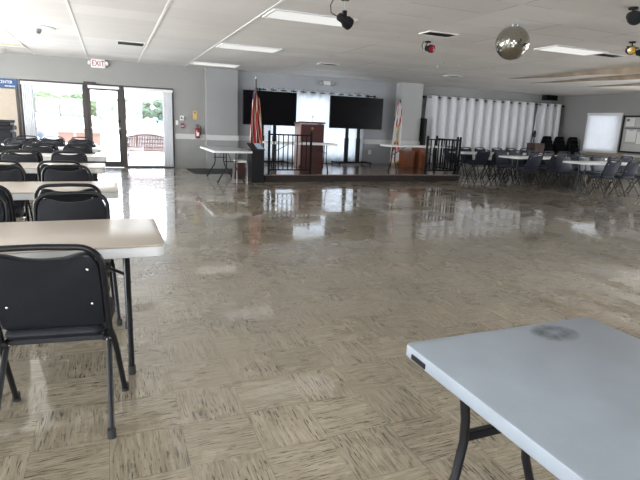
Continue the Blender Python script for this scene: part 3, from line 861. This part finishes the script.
flag_on_pole(3.21, 11.95, 0, 2.36, 'dark flag pole with the striped flag standing left of the stage', 'red and white striped flag draped on its pole left of the stage', 'usflag', 2.12, .62, .12, .36, 2.2, .52, 1)
flag_on_pole(8.40, 14.05, SZ, 2.05, 'slim flag pole with the white flag on the stage by the white column', 'white flag with red diagonal bars draped on its pole by the white column', 'stflag', 2.02, .14, .10, .44, 2.5, .72, 1)
# tall dark cabinet left of stage with blue paper
t = thing('lectern', 'narrow black lectern standing at the left front corner of the stage', 'lectern', (3.10, 11.30, 0))
MB().box(-.15, .15, 0, .42, 0, .74, .006).build('body', 'black', t)
b = MB().box(-.16, .16, -.01, .43, .74, .765, .004)
for v in b.bm.verts: v.co.z += .0 + .28 * (v.co.y + .01)
b.build('sloping_top', 'black', t)
b = MB().box(.0, .145, .02, .40, .766, .772)
for v in b.bm.verts: v.co.z += .28 * (v.co.y + .01)
q = b.build('paper_sheet', 'sky_paper'); q.location = (3.10, 11.30, 0.0005)
tag(q, 'pale blue paper lying on the sloping top of the black lectern', 'paper')
# tables by the column
folding_table('white topped folding table in front of the grey column, end toward us', 2.05, 2.93, 11.10, 12.95, 'grey_top', 'y', inset=.25, edge='white_top', th=.05)
t = thing('metal_stool', 'white topped metal stool under the table beside the black lectern', 'stool', (2.62, 11.35, 0))
for sx in (-.0, .24):
    MB().tube([(sx, -.0, 0), (sx, .0, .40), (sx, .04, .45), (sx, .34, .45), (sx, .38, .40), (sx, .38, 0)], .011, 8).build('leg', 'steel', t, True)
MB().box(-.0, .24, .03, .35, .455, .50, .01).build('seat', 'white_metal', t)
MB().box(.0, .24, .20, .385, .06, .44, .006).build('panel', 'red_wood', t)
b = MB().box(1.95, 3.25, 13.35, 14.70, 0.001, .012, .003)
tag(b.build('floor_mat', 'mat'), 'dark mat on the floor under the table by the grey column', 'mat')

# ------------------------------------------------------------------ things on the walls
t = thing('exit_sign', 'white exit sign with red EXIT letters above the glass door', 'sign', (-.215, D - .05, 2.695))
MB().box(-.175, .175, -.03, .056, -.11, .11, .03).build('housing', 'white', t)
text('EXIT', .19, 'exit_red', t, (0, -.034, -.005), (PI / 2, 0, 0), sx=.78)
for s in (-1, 1):
    MB().lathe([(0, -.03), (.045, -.02), (.055, .02), (.03, .04), (0, .045)], mx=Matrix.Translation((s * .205, -.0, .01)) @ Matrix.Rotation(s * PI / 2.4, 4, 'Y') , n=14).build('lamp_head', 'white', t, True)
t = thing('emergency_light', 'white twin headed emergency light above the stage curtain', 'light', (6.25, D - .05, 2.62))
MB().box(-.13, .13, -.02, .056, -.04, .07, .012).build('housing', 'white', t)
for s in (-1, 1):
    MB().lathe([(0, -.03), (.07, -.02), (.075, .03), (0, .04)], mx=Matrix.Translation((s * .19, -.03, -.0)) @ Matrix.Rotation(PI / 2.3, 4, 'X'), n=14).build('lamp_head', 'chrome', t, True)
t = thing('fire_extinguisher', 'red fire extinguisher with black hose on the grey wall right of the glass door', 'fire extinguisher', (2.295, D - .09, .86))
MB().lathe([(0, 0), (.06, 0), (.066, .01), (.066, .24), (.05, .28), (.022, .30), (.022, .33), (0, .33)], n=16).build('cylinder', 'red', t, True)
MB().box(-.05, .05, -.012, .012, .33, .35, .004).box(-.05, .06, -.010, .010, .365, .38, .004).build('valve_handle', 'black', t)
MB().tube([(.02, 0, .33), (.085, 0, .34), (.10, 0, .24), (.085, -.01, .08)], .012, 8).build('hose', 'black', t, True)
MB().box(-.035, .035, -.068, -.064, .06, .16).build('label_patch', 'paper', t)
MB().box(-.03, .03, .066, .09, .02, .30).build('bracket', 'steel', t)
t = thing('wall_placard', 'small yellowish placard above the fire extinguisher', 'placard', (2.245, D - .012, 1.38))
MB().box(-.055, .055, 0, .012, 0, .24, .003).build('panel', 'tag_yellow', t)
MB().box(-.02, .02, -.002, 0, .16, .21).build('symbol', 'ink', t)
t = thing('fire_alarm_pull', 'red fire alarm pull station on the wall beside the glass door', 'fire alarm', (1.89, D - .045, 1.13))
MB().box(-.045, .045, 0, .05, 0, .13, .006).build('body', 'red', t)
MB().box(-.03, .03, -.008, 0, .04, .065).build('handle', 'white', t)
t = thing('wall_strobe', 'small white and dark alarm plate above the red pull station', 'alarm', (1.885, D - .03, 1.34))
MB().box(-.055, .055, 0, .03, 0, .13, .006).build('body', 'white', t)
MB().box(-.04, .0, -.004, 0, .03, .10).box(.012, .035, -.004, 0, .02, .07).build('grille', 'ink', t)
t = thing('light_switch', 'white switch plate right beside the glass door frame', 'switch', (1.745, D - .012, 1.27))
MB().box(-.035, .035, 0, .012, -.06, .06, .003).build('plate', 'white', t); MB().box(-.008, .008, -.01, 0, -.015, .015).build('toggle', 'white', t)
t = thing('wall_outlet', 'white outlet plate low on the stage wall right of the curtain', 'outlet', (7.92, D - .012, .55))
MB().box(-.05, .05, 0, .012, -.07, .07, .003).build('plate', 'white', t); MB().box(-.02, .02, -.003, 0, .015, .045).box(-.02, .02, -.003, 0, -.045, -.015).build('socket', 'paper_grey', t)
t = thing('wall_speaker', 'black speaker box high in the back right corner', 'speaker', (15.30, 14.72, 2.60))
MB().box(-.28, .28, 0, .22, 0, .185, .008).build('cabinet', 'black', t); MB().box(-.26, .26, -.006, 0, .015, .17).build('grille', 'fabric', t)
t = thing('hanging_cable', 'dark coiled cable hanging on the left side of the white column', 'cable', (8.70, 14.72, 1.55))
q = [(-.02, .09 * math.cos(a), .09 * math.sin(a) + .1 ) for a in [2 * PI * i / 16 for i in range(16)]]
MB().tube(q, .011, 6, closed=True).build('coil', 'black', t, True)
MB().tube([(-.02, .0, .01), (-.02, .02, -.18), (-.02, -.02, -.4)], .009, 6).build('cord', 'black', t, True)
MB().tube([(-.025, 0, .19), (.07, 0, .19)], .008, 6).build('hook', 'black', t, True)
# black panel by the column
t = thing('folded_table', 'tall black folded table standing on edge beside the white column', 'table', (9.60, 14.42, 0))
MB().box(.0, .045, 0, .5, 0, 1.72, .008).build('tabletop', 'black', t); MB().box(.05, .095, 0, .5, 0, 1.70, .008).build('tabletop', 'black', t)
MB().tube([(.1, .1, .2), (.13, .1, .25), (.13, .1, 1.4), (.1, .1, 1.45)], .012, 8).build('leg', 'blackmetal', t, True)
# notice board on the right wall
t = thing('notice_board', 'black framed notice board on the right wall beside the window', 'notice board', (XR - .04, 12.275, .855))
W = 2.4; HH = 1.225
MB().box(.015, .04, -W, 0, 0, HH).build('backing', 'cork', t)
MB().box(-.01, .04, -.055, 0, 0, HH).box(-.01, .04, -W, -W + .055, 0, HH).box(-.01, .04, -W + .055, -.055, HH - .055, HH).box(-.01, .04, -W + .055, -.055, 0, .055).build('frame', 'black', t)
MB().box(-.005, .03, -W + .055, -.055, .79, .825).build('divider_bar', 'ink', t)
def sheet(y0, y1, z0, z1, label, mat='paper', ink=()):
    s = thing('notice_sheet', label, 'notice', (XR - .0285, y1, z0), 0, 'notices on the board')
    MB().box(0, .002, y0 - y1, 0, 0, z1 - z0).build('sheet', mat, s)
    for (a0, a1, c0, c1) in ink: MB().box(-.001, 0, -a1, -a0, c0, c1).build('print', 'ink', s)
sheet(11.86, 12.16, 1.72, 2.00, 'white notice with a dark square in its corner at the top of the board', ink=[(.02, .11, .17, .25)])
sheet(11.55, 11.82, 1.70, 2.01, 'grey notice at the top of the board', 'paper_grey')
sheet(11.74, 12.10, 1.22, 1.61, 'large white notice in the lower half of the board', ink=[(.10, .25, .36, .375)])
sheet(11.45, 11.70, 1.16, 1.55, 'narrow white notice in the lower half of the board', ink=[(.05, .2, .34, .35)])
sheet(11.50, 12.14, .93, 1.14, 'wide grey notice at the bottom of the board', 'paper_grey')

# ------------------------------------------------------------------ back right corner
def banquet(label):
    t = thing('banquet_chair', label, 'chair')
    o = rounded([(-.22, .43), (.22, .43), (.24, .68), (.20, .905), (-.20, .905), (-.24, .68)], .07, 5)
    MB().pillow(o, .06, lambda a, b, c: (a, -.19 - .13 * (b - .43) + c, b), .9).build('backrest', 'fabric', t, True)
    o = rounded([(-.195, -.2), (.195, -.2), (.195, .22), (-.195, .22)], .06, 5)
    MB().pillow(o, .075, lambda a, b, c: (a, b, .40 + c), .92).build('seat', 'fabric', t, True)
    for sx in (-1, 1):
        MB().tube([(sx * .215, .2, 0), (sx * .215, .19, .41)], .012, 8).build('leg', 'blackmetal', t, True)
        MB().tube([(sx * .215, -.25, 0), (sx * .215, -.19, .41), (sx * .19, -.23, .80)], .012, 8).build('leg', 'blackmetal', t, True)
    return t
bp = None
posn = ['bottom', 'second from the bottom', 'third from the bottom', 'topmost']
for (x, y, rz, nm) in ((14.72, 14.25, .0, 'left'), (15.28, 14.2, -.02, 'middle'), (15.83, 14.1, -.03, 'right')):
    for k in range(4):
        lb = 'black stacking chair in the %s stack of the back right corner, %s' % (nm, posn[k])
        if bp is None: bp = banquet(lb); o = bp
        else: o = copy_tree(bp); tag(o, lb, 'chair')
        o['group'] = 'black stacked chairs'
        o.location = (x, y + .055 * k - .06, .13 * k); o.rotation_euler = (0, 0, rz)
t = thing('speaker_cabinet', 'dark brown wooden cabinet beside the stacked chairs in the back right corner', 'cabinet', (13.84, 13.55, 0))
MB().box(-.22, .20, 0, .4, 0, 1.04, .008).build('body', 'dark_brown', t); MB().box(-.18, .16, -.008, 0, .1, .96).build('front_panel', 'dark_brown', t)
t = thing('coat_stand', 'slim black stand before the gap between the curtains', 'stand', (14.36, 14.40, 0))
MB().lathe([(0, 0), (.16, 0), (.16, .02), (.03, .05), (0, .05)], n=16).build('base', 'black', t, True)
MB().tube([(0, 0, .04), (0, 0, 1.30)], .02, 8).build('pole', 'black', t, True)
MB().lathe([(0, 1.22), (.05, 1.24), (.06, 1.36), (.04, 1.46), (0, 1.48)], n=12).build('head', 'black', t, True)
t = thing('hand_truck', 'chair trolley with a curved black rail handle by the right window', 'trolley', (15.30, 13.55, 0))
MB().box(-.22, .22, -.35, .35, .10, .14, .008).build('platform', 'black', t)
MB().tube([(-.02, .05, .14), (-.02, .05, 1.17), (-.02, .02, 1.2), (-.02, -.32, 1.2), (-.02, -.36, 1.17), (-.02, -.38, .9), (-.02, -.38, .14)], .013, 8).build('handle', 'blackmetal', t, True)
for sx in (-1, 1):
    for sy in (-1, 1):
        MB().lathe([(0, -.02), (.05, -.02), (.05, .02), (0, .02)], mx=Matrix.Translation((sx * .18, sy * .28, .05)) @ Matrix.Rotation(PI / 2, 4, 'Y'), n=14).build('wheel', 'rubber', t, True)
t = thing('low_cabinet', 'low beige cabinet under the window on the right wall', 'cabinet', (15.78, 12.55, 0))
MB().box(-.25, .22, -.5, .5, 0, .78, .006).build('body', 'beige_cab', t)
MB().box(-.28, .22, -.53, .53, .78, .81, .006).build('top', 'beige_cab', t)
for s in (-1, 1):
    d = MB().box(-.265, -.25, min(s * .02, s * .48), max(s * .02, s * .48), .06, .74).build('door', 'beige_cab', t)
    MB().box(-.285, -.265, s * .06 - .008, s * .06 + .008, .40, .52, .003).build('handle', 'steel', d)
# copier at the far left
t = thing('copier', 'dark grey office copier with a raised lid at the far left by the tan door', 'copier', (-2.42, 13.85, 0))
MB().box(-.32, .32, -.28, .30, .05, .92, .015).build('body', 'grey_machine', t)
MB().box(-.28, .28, -.295, -.28, .10, .40).build('drawer', 'black', t); MB().box(-.28, .28, -.295, -.28, .43, .70).build('drawer', 'black', t)
MB().box(-.33, .34, -.29, .30, .97, 1.07, .015).build('scanner_bed', 'grey_machine', t)
MB().box(-.30, .28, -.2, .28, .92, .97).build('output_slot', 'black', t)
MB().box(-.30, .30, -.24, .28, 1.07, 1.15, .02).build('lid', 'black', t)
MB().box(.05, .40, -.34, -.22, 1.14, 1.20, .01).build('control_panel', 'black', t)

# ------------------------------------------------------------------ ceiling things
def troffer(x0, y0, y1, label, mat='lamp', w=1.2):
    t = thing('ceiling_light', label, 'ceiling light', (x0, y0, H))
    d = y1 - y0
    MB().box(0, w, 0, .03, -.02, .0).box(0, w, d - .03, d, -.02, 0).box(0, .03, .03, d - .03, -.02, 0).box(w - .03, w, .03, d - .03, -.02, 0).build('frame', 'white', t)
    MB().box(.03, w - .03, .03, d - .03, -.013, -.004).build('diffuser', mat, t)
troffer(2.02, 6.66, 7.22, 'rectangular ceiling light left of the black hanging spotlight', w=1.2)
troffer(2.02, 10.02, 10.62, 'rectangular ceiling light in front of the grey column')
troffer(2.02, 13.60, 14.15, 'rectangular ceiling light nearest the grey column at the back')
troffer(6.86, 6.64, 7.16, 'rectangular ceiling light right of the mirror ball')
troffer(-2.86, 12.85, 13.45, 'warm rectangular ceiling light at the far left edge', 'lamp_warm')
def vent(x0, x1, y0, y1, label):
    t = thing('ceiling_vent', label, 'vent', (x0, y0, H)); w, d = x1 - x0, y1 - y0
    MB().box(0, w, 0, d, -.006, 0).build('backing', 'grille', t)
    MB().box(-.02, w + .02, -.025, 0, -.014, 0).box(-.02, w + .02, d, d + .025, -.014, 0).box(-.025, 0, 0, d, -.014, 0).box(w, w + .025, 0, d, -.014, 0).build('frame', 'swagwhite', t)
    b = MB()
    for k in range(4): b.box(0, w, d * (k + .5) / 4.5, d * (k + .5) / 4.5 + .012, -.012, -.006)
    b.build('grille_slats', 'grey_machine', t)
vent(.22, .70, 11.05, 11.55, 'dark slotted ceiling vent near the exit sign')
vent(4.50, 5.00, 6.82, 7.08, 'dark slotted ceiling vent above the red spotlight')
vent(4.70, 5.16, 11.6, 11.85, 'slotted ceiling vent above the stage')
vent(8.12, 8.66, 6.80, 7.06, 'dark slotted ceiling vent beside the ceiling light right of the mirror ball')
vent(8.45, 8.88, 11.75, 12.0, 'slotted ceiling vent above the right end of the stage')
t = thing('smoke_detector', 'round ceiling fitting with a grey sensor at the upper left', 'smoke detector', (-1.07, 10.3, H))
MB().lathe([(0, 0), (.28, 0), (.28, -.012), (.22, -.03), (0, -.03)], n=24).build('base_ring', 'white', t, True)
MB().lathe([(0, -.03), (.065, -.03), (.06, -.07), (.03, -.11), (0, -.11)], n=18).build('sensor', 'steel', t, True)
t = thing('ceiling_dome', 'white dome fitting on the ceiling at the far left edge', 'ceiling light', (-2.42, 14.3, H))
MB().lathe([(0, 0), (.26, 0), (.25, -.04), (.18, -.09), (0, -.12)], n=24).build('dome', 'white', t, True)
# mirror ball
t = thing('mirror_ball', 'large mirrored disco ball hanging from the ceiling', 'mirror ball', (5.17, 5.80, H))
MB().lathe([(0, 0), (.05, 0), (.04, -.025), (.012, -.03), (.012, -.05), (0, -.05)], n=14).build('motor_mount', 'steel', t, True)
R_ = .222
b = MB(); n_u, n_v = 64, 32
b.grid(lambda u, v: (R_ * math.sin(PI * min(max(v, .002), .998)) * math.cos(2 * PI * u), R_ * math.sin(PI * min(max(v, .002), .998)) * math.sin(2 * PI * u), -.012 - R_ + R_ * math.cos(PI * v)), n_u, n_v)
b.build('mirror_sphere', 'mirror', t)
# spotlights
def can(parent, c, d, r0, r1, L, gel, body='black'):
    q = Vector(d).to_track_quat('Z', 'Y').to_matrix().to_4x4()
    mx = Matrix.Translation(c) @ q
    o = MB().lathe([(0, -L / 2), (r0 * .8, -L / 2), (r0, -L / 2 + .01), (r0, -L * .05), (r1, L * .18), (r1, L / 2), (r1 * .88, L / 2), (r1 * .86, L * .42), (0, L * .42)], mx=mx, n=18).build('lamp_can', body, parent, True)
    MB().lathe([(0, L * .425), (r1 * .84, L * .425), (r1 * .84, L * .47), (0, L * .5)], mx=mx, n=18).build('lens', gel, o, True)
t = thing('spotlight', 'black spotlight hanging on a thin rod from the ceiling at the top middle', 'spotlight', (2.585, 5.72, H))
MB().lathe([(0, 0), (.05, 0), (.05, -.02), (0, -.02)], n=14).build('canopy', 'black', t)
MB().tube([(0, 0, -.02), (0, 0, -.17)], .006, 8).build('rod', 'steel', t, True)
MB().box(-.025, .025, -.02, .02, -.225, -.13, .004).build('bracket', 'black', t)
can(t, (.0, 0, -.235), (.85, .25, -.33), .045, .070, .185, 'black')
MB().tube([(-.10, 0, -.20), (-.17, 0, -.17), (-.18, 0, -.09), (-.13, 0, -.001)], .006, 6).build('cord', 'black', t, True)
t = thing('spotlight', 'small spotlight with a red lens on the ceiling before the stage', 'spotlight', (5.0, 7.62, H))
MB().lathe([(0, 0), (.05, 0), (.05, -.02), (0, -.02)], n=14).build('canopy', 'black', t)
MB().tube([(0, 0, -.02), (-.03, 0, -.06), (0, -.02, -.10)], .008, 8).build('bracket', 'black', t, True)
can(t, (.02, -.03, -.115), (.12, -.93, -.15), .048, .066, .15, 'red_gel')
MB().tube([(-.06, .03, -.13), (-.11, .0, -.08), (-.08, 0, -.001)], .006, 6).build('cord', 'black', t, True)
t = thing('spotlight', 'spotlight with a yellow lens and a blue one beside it on the ceiling at right', 'spotlight', (7.50, 5.80, H))
MB().lathe([(0, 0), (.05, 0), (.05, -.02), (0, -.02)], n=14).build('canopy', 'black', t)
MB().tube([(0, 0, -.02), (.02, 0, -.08)], .01, 8).build('bracket', 'black', t, True)
MB().tube([(-.10, 0, -.08), (.16, 0, -.08)], .010, 8).build('cross_bar', 'black', t, True)
can(t, (-.10, -.06, -.14), (-.6, -.75, -.12), .05, .066, .17, 'yellow_gel')
can(t, (.16, -.06, -.15), (-.35, -.85, -.12), .05, .066, .17, 'blue_gel')
t = thing('spotlight', 'black spotlight on the ceiling at the upper right edge of the picture', 'spotlight', (5.55, 4.35, H))
MB().lathe([(0, 0), (.05, 0), (.05, -.02), (0, -.02)], n=14).build('canopy', 'black', t)
MB().tube([(0, 0, -.02), (0, 0, -.06)], .01, 8).build('bracket', 'black', t, True)
can(t, (0.02, -.0, -.10), (-.55, -.75, -.3), .055, .075, .19, 'black')
# little ceiling hooks above the stage
k = 0
for (x, y) in ((6.75, 9.6), (7.35, 9.9), (8.0, 9.5), (7.0, 10.2), (8.35, 9.8)):
    tag(MB().tube([(x, y, H), (x, y, H - .03), (x + .015, y, H - .045), (x + .03, y, H - .03)], .006, 6).build('ceiling_hook', 'chrome', None, True), 'tiny shiny hook in the ceiling above the front of the stage', 'hook', 'ceiling hooks')

# ------------------------------------------------------------------ outside
def ground(name, x0, x1, y0, y1, z, mat): return struct(box(name, mat, x0, x1, y0, y1, z - .1, z))
ground('ground', -80, 100, D + .12, 220, -.0, 'concrete')
ground('ground_front', -30, 45, -40, YF, -.05, 'concrete')
ground('ground_side', XR + .16, 45, YF, D + .12, -.05, 'concrete')
t = thing('deck_fence', 'low terracotta fence with a pale cap outside the glass door', 'fence', (0, 20.5, 0))
MB().box(-8, 8, -.06, .06, .74, .90, .01).build('cap', 'deck_cap', t)
for k in range(8):
    x = -7.5 + 2.1 * k
    if abs(x + 1.2) < 9: MB().box(x - .05, x + .05, -.05, .05, 0, .74).build('post', 'deck_cap', t)
MB().box(-1.75, -.35, -.03, .03, .30, .74).build('board_panel', 'deck_pink', t)
MB().box(-8, 8, -.02, .02, .10, .18).build('rail', 'deck_cap', t)
t = thing('garden_bench', 'reddish lattice backed garden bench outside the right glass panel', 'bench', (1.02, 16.25, 0))
b = MB()
for k in range(25): 
    x = -.56 + 1.12 * k / 24; zt = .80 + .07 * math.cos(PI * x / 1.2)
    b.box(x - .0205, x + .0205, -.012, .012, .44, zt)
for z in (.50, .62, .74): b.box(-.57, .57, -.008, .008, z - .012, z + .012)
b.build('backrest', 'bench_red', t)
MB().tube([(-.58, 0, .42), (-.58, 0, .78)] + [(-.55 + 1.1 * i / 10, 0, .80 + .075 * math.sin(PI * i / 10)) for i in range(11)] + [(.58, 0, .78), (.58, 0, .42)], .022, 8).build('back_frame', 'iron', t, True)
MB().box(-.57, .57, -.42, .0, .40, .44, .01).build('seat', 'bench_red', t)
for sx in (-.56, .56):
    for sy in (-.4, -.02): MB().tube([(sx, sy, 0), (sx, sy, .42)], .018, 8).build('leg', 'iron', t, True)
    MB().tube([(sx, -.4, .42), (sx, -.4, .62), (sx, -.02, .64)], .018, 8).build('armrest', 'iron', t, True)
t = thing('covered_post', 'short grey post with a rounded head outside the left glass panel', 'post', (-1.86, 16.6, 0))
MB().tube([(0, 0, 0), (0, 0, .72)], .05, 10).build('post', 'grey_thing', t, True); MB().sphere((0, 0, .82), .12, 14, 10, (1, 1, 1.1)).build('head', 'grey_thing', t, True)
def tree(x, y, h, w, mat, label):
    t = thing('tree', label, 'tree', (x, y, 0), 0, 'trees beyond the parking lot')
    MB().tube([(0, 0, 0), (.05, 0, h * .3), (0, .05, h * .6)], [.16, .13, .07], 8).build('trunk', 'bark', t, True)
    b = MB()
    for k in range(60):
        a = random.uniform(0, 2 * PI); rr = random.uniform(0, .75) * w; z = h * random.uniform(.38, .92)
        f = 1 - abs(z / h - .6) * 1.3
        b.sphere((rr * math.cos(a) * f, rr * math.sin(a) * f, z), random.uniform(.22, .42) * w * .7, 9, 7, (1, 1, .8), .35)
    b.build('crown', mat, t)
for i, (x, y, h, w, m) in enumerate(((-8.2, 84, 4.0, 3.6, 'leaf1'), (-4.4, 88, 4.2, 3.8, 'leaf1'), (-1.1, 92, 3.3, 2.6, 'leaf2'), (1.2, 84, 3.8, 2.6, 'leaf1'), (5.0, 90, 3.9, 2.6, 'leaf2'), (8.2, 83, 4.1, 3.0, 'leaf2'), (-12.4, 87, 3.6, 2.8, 'leaf1'), (12.4, 90, 3.6, 2.8, 'leaf1'))):
    wh = ['left glass panel, second tree from its left', 'left glass panel, its broadest', 'gap between left panel and door', 'glass exit door', 'right glass panel, at its left', 'right glass panel, tallest', 'left glass panel, at its far left', 'right glass panel, far right'][i]
    tree(x, y, h, w, m, 'pale green tree outside, seen through the ' + wh)
def car(x, y, mat, label):
    t = thing('parked_car', label, 'car', (x, y, 0))
    o = [(-2.1, .35), (2.1, .35), (2.15, .75), (1.3, .85), (.7, 1.35), (-.9, 1.38), (-1.6, .92), (-2.15, .82)]
    MB().pillow(rounded(o, .15, 3), 1.7, lambda a, b, c: (a, c - .85, b), .95).build('body', mat, t, True)
    o = [(1.15, .88), (.66, 1.28), (-.86, 1.31), (-1.4, .93)]
    MB().pillow(rounded(o, .08, 3), 1.74, lambda a, b, c: (a, c - .87, b), .96).build('side_windows', 'blackgloss', t, True)
    for sx in (-1.3, 1.3):
        for sy in (-.8, .8):
            MB().lathe([(0, -.1), (.33, -.1), (.33, .1), (0, .1)], mx=Matrix.Translation((sx, sy, .33)) @ Matrix.Rotation(PI / 2, 4, 'X'), n=18).build('wheel', 'rubber', t, True)
car(13.4, 150, 'carblue', 'blue car parked far outside beyond the right glass panel')
car(-13.5, 152, 'carwhite', 'white car parked far outside beyond the left glass panel')
car(-1.0, 155, 'carwhite', 'white car parked far outside beyond the glass door')

# ------------------------------------------------------------------ light
w = bpy.data.worlds.new('sky'); scene.world = w; w.use_nodes = True
nt = w.node_tree; nt.nodes.clear()
out = nt.nodes.new('ShaderNodeOutputWorld'); bg = nt.nodes.new('ShaderNodeBackground')
tc = nt.nodes.new('ShaderNodeTexCoord'); sp = nt.nodes.new('ShaderNodeSeparateXYZ'); rp = nt.nodes.new('ShaderNodeValToRGB')
nt.links.new(tc.outputs['Generated'], sp.inputs[0]); nt.links.new(sp.outputs[2], rp.inputs[0])
rp.color_ramp.elements[0].position = .0; rp.color_ramp.elements[0].color = (.93, .96, 1, 1)
rp.color_ramp.elements[1].position = .6; rp.color_ramp.elements[1].color = (.62, .78, 1, 1)
nt.links.new(rp.outputs[0], bg.inputs[0]); bg.inputs[1].default_value = 7.0
nt.links.new(bg.outputs[0], out.inputs[0])
def lamp(name, typ, energy, loc, rot, color=(1, 1, 1), **kw):
    l = bpy.data.lights.new(name, typ); l.energy = energy; l.color = color
    for k, v in kw.items(): setattr(l, k, v)
    o = bpy.data.objects.new(name, l); COL.objects.link(o); o.location = loc; o.rotation_euler = rot
    return o
sun = lamp('sun', 'SUN', 10.0, (0, 0, 20), (0, 0, 0), (1, .95, .88), angle=.02)
sun.rotation_euler = Vector((-.45, .16, -.88)).to_track_quat('-Z', 'Y').to_euler()
for i, (a0, a1, z0, z1) in enumerate(FW):
    lamp('front_window_daylight', 'AREA', FE, ((a0 + a1) / 2, YF - .3, (z0 + z1) / 2), (PI / 2, 0, 0), (.90, .95, 1), shape='RECTANGLE', size=a1 - a0, size_y=z1 - z0)
for i, (a0, a1, z0, z1) in enumerate(RFILL):  # added fill lamps that brighten the right side of the room
    lamp('right_fill_light', 'AREA', RE, (XR + .4, (a0 + a1) / 2, (z0 + z1) / 2), (PI / 2, 0, PI / 2), (.95, .97, 1), shape='RECTANGLE', size=a1 - a0, size_y=z1 - z0)
for i, (a0, a1, z0, z1) in enumerate(LFILL):  # added fill lamps outside the unseen left openings
    lamp('left_fill_light', 'AREA', LE[i], (XL - .3, (a0 + a1) / 2, (z0 + z1) / 2), (PI / 2, 0, -PI / 2), (.92, .96, 1), shape='RECTANGLE', size=a1 - a0, size_y=z1 - z0)

# ------------------------------------------------------------------ camera
f_, yaw, p_, r_, h_ = 501.12057149683994, 0.3960160272572854, 0.22593399285536073, 0.0404350308723735, 1.372120821011982
cy, sy = math.cos(yaw), math.sin(yaw)
f0 = Vector((sy, cy, 0)); rt = Vector((cy, -sy, 0)); up = Vector((0, 0, 1))
F = math.cos(p_) * f0 - math.sin(p_) * up; U = math.cos(p_) * up + math.sin(p_) * f0
rt2 = math.cos(r_) * rt + math.sin(r_) * U; u2 = math.cos(r_) * U - math.sin(r_) * rt
cam = bpy.data.cameras.new('camera'); co = bpy.data.objects.new('camera', cam); COL.objects.link(co)
cam.sensor_width = 36; cam.lens = f_ / 640 * 36; cam.clip_start = .05; cam.clip_end = 300
M = Matrix((( rt2.x, u2.x, -F.x, 0), (rt2.y, u2.y, -F.y, 0), (rt2.z, u2.z, -F.z, h_), (0, 0, 0, 1)))
co.matrix_world = M
scene.camera = co
scene.view_settings.view_transform = 'Standard'; scene.view_settings.look = 'None'
scene.view_settings.exposure = 0.0; scene.view_settings.gamma = 1.0; scene.view_settings.use_curve_mapping = False
scene.cycles.use_denoising = True
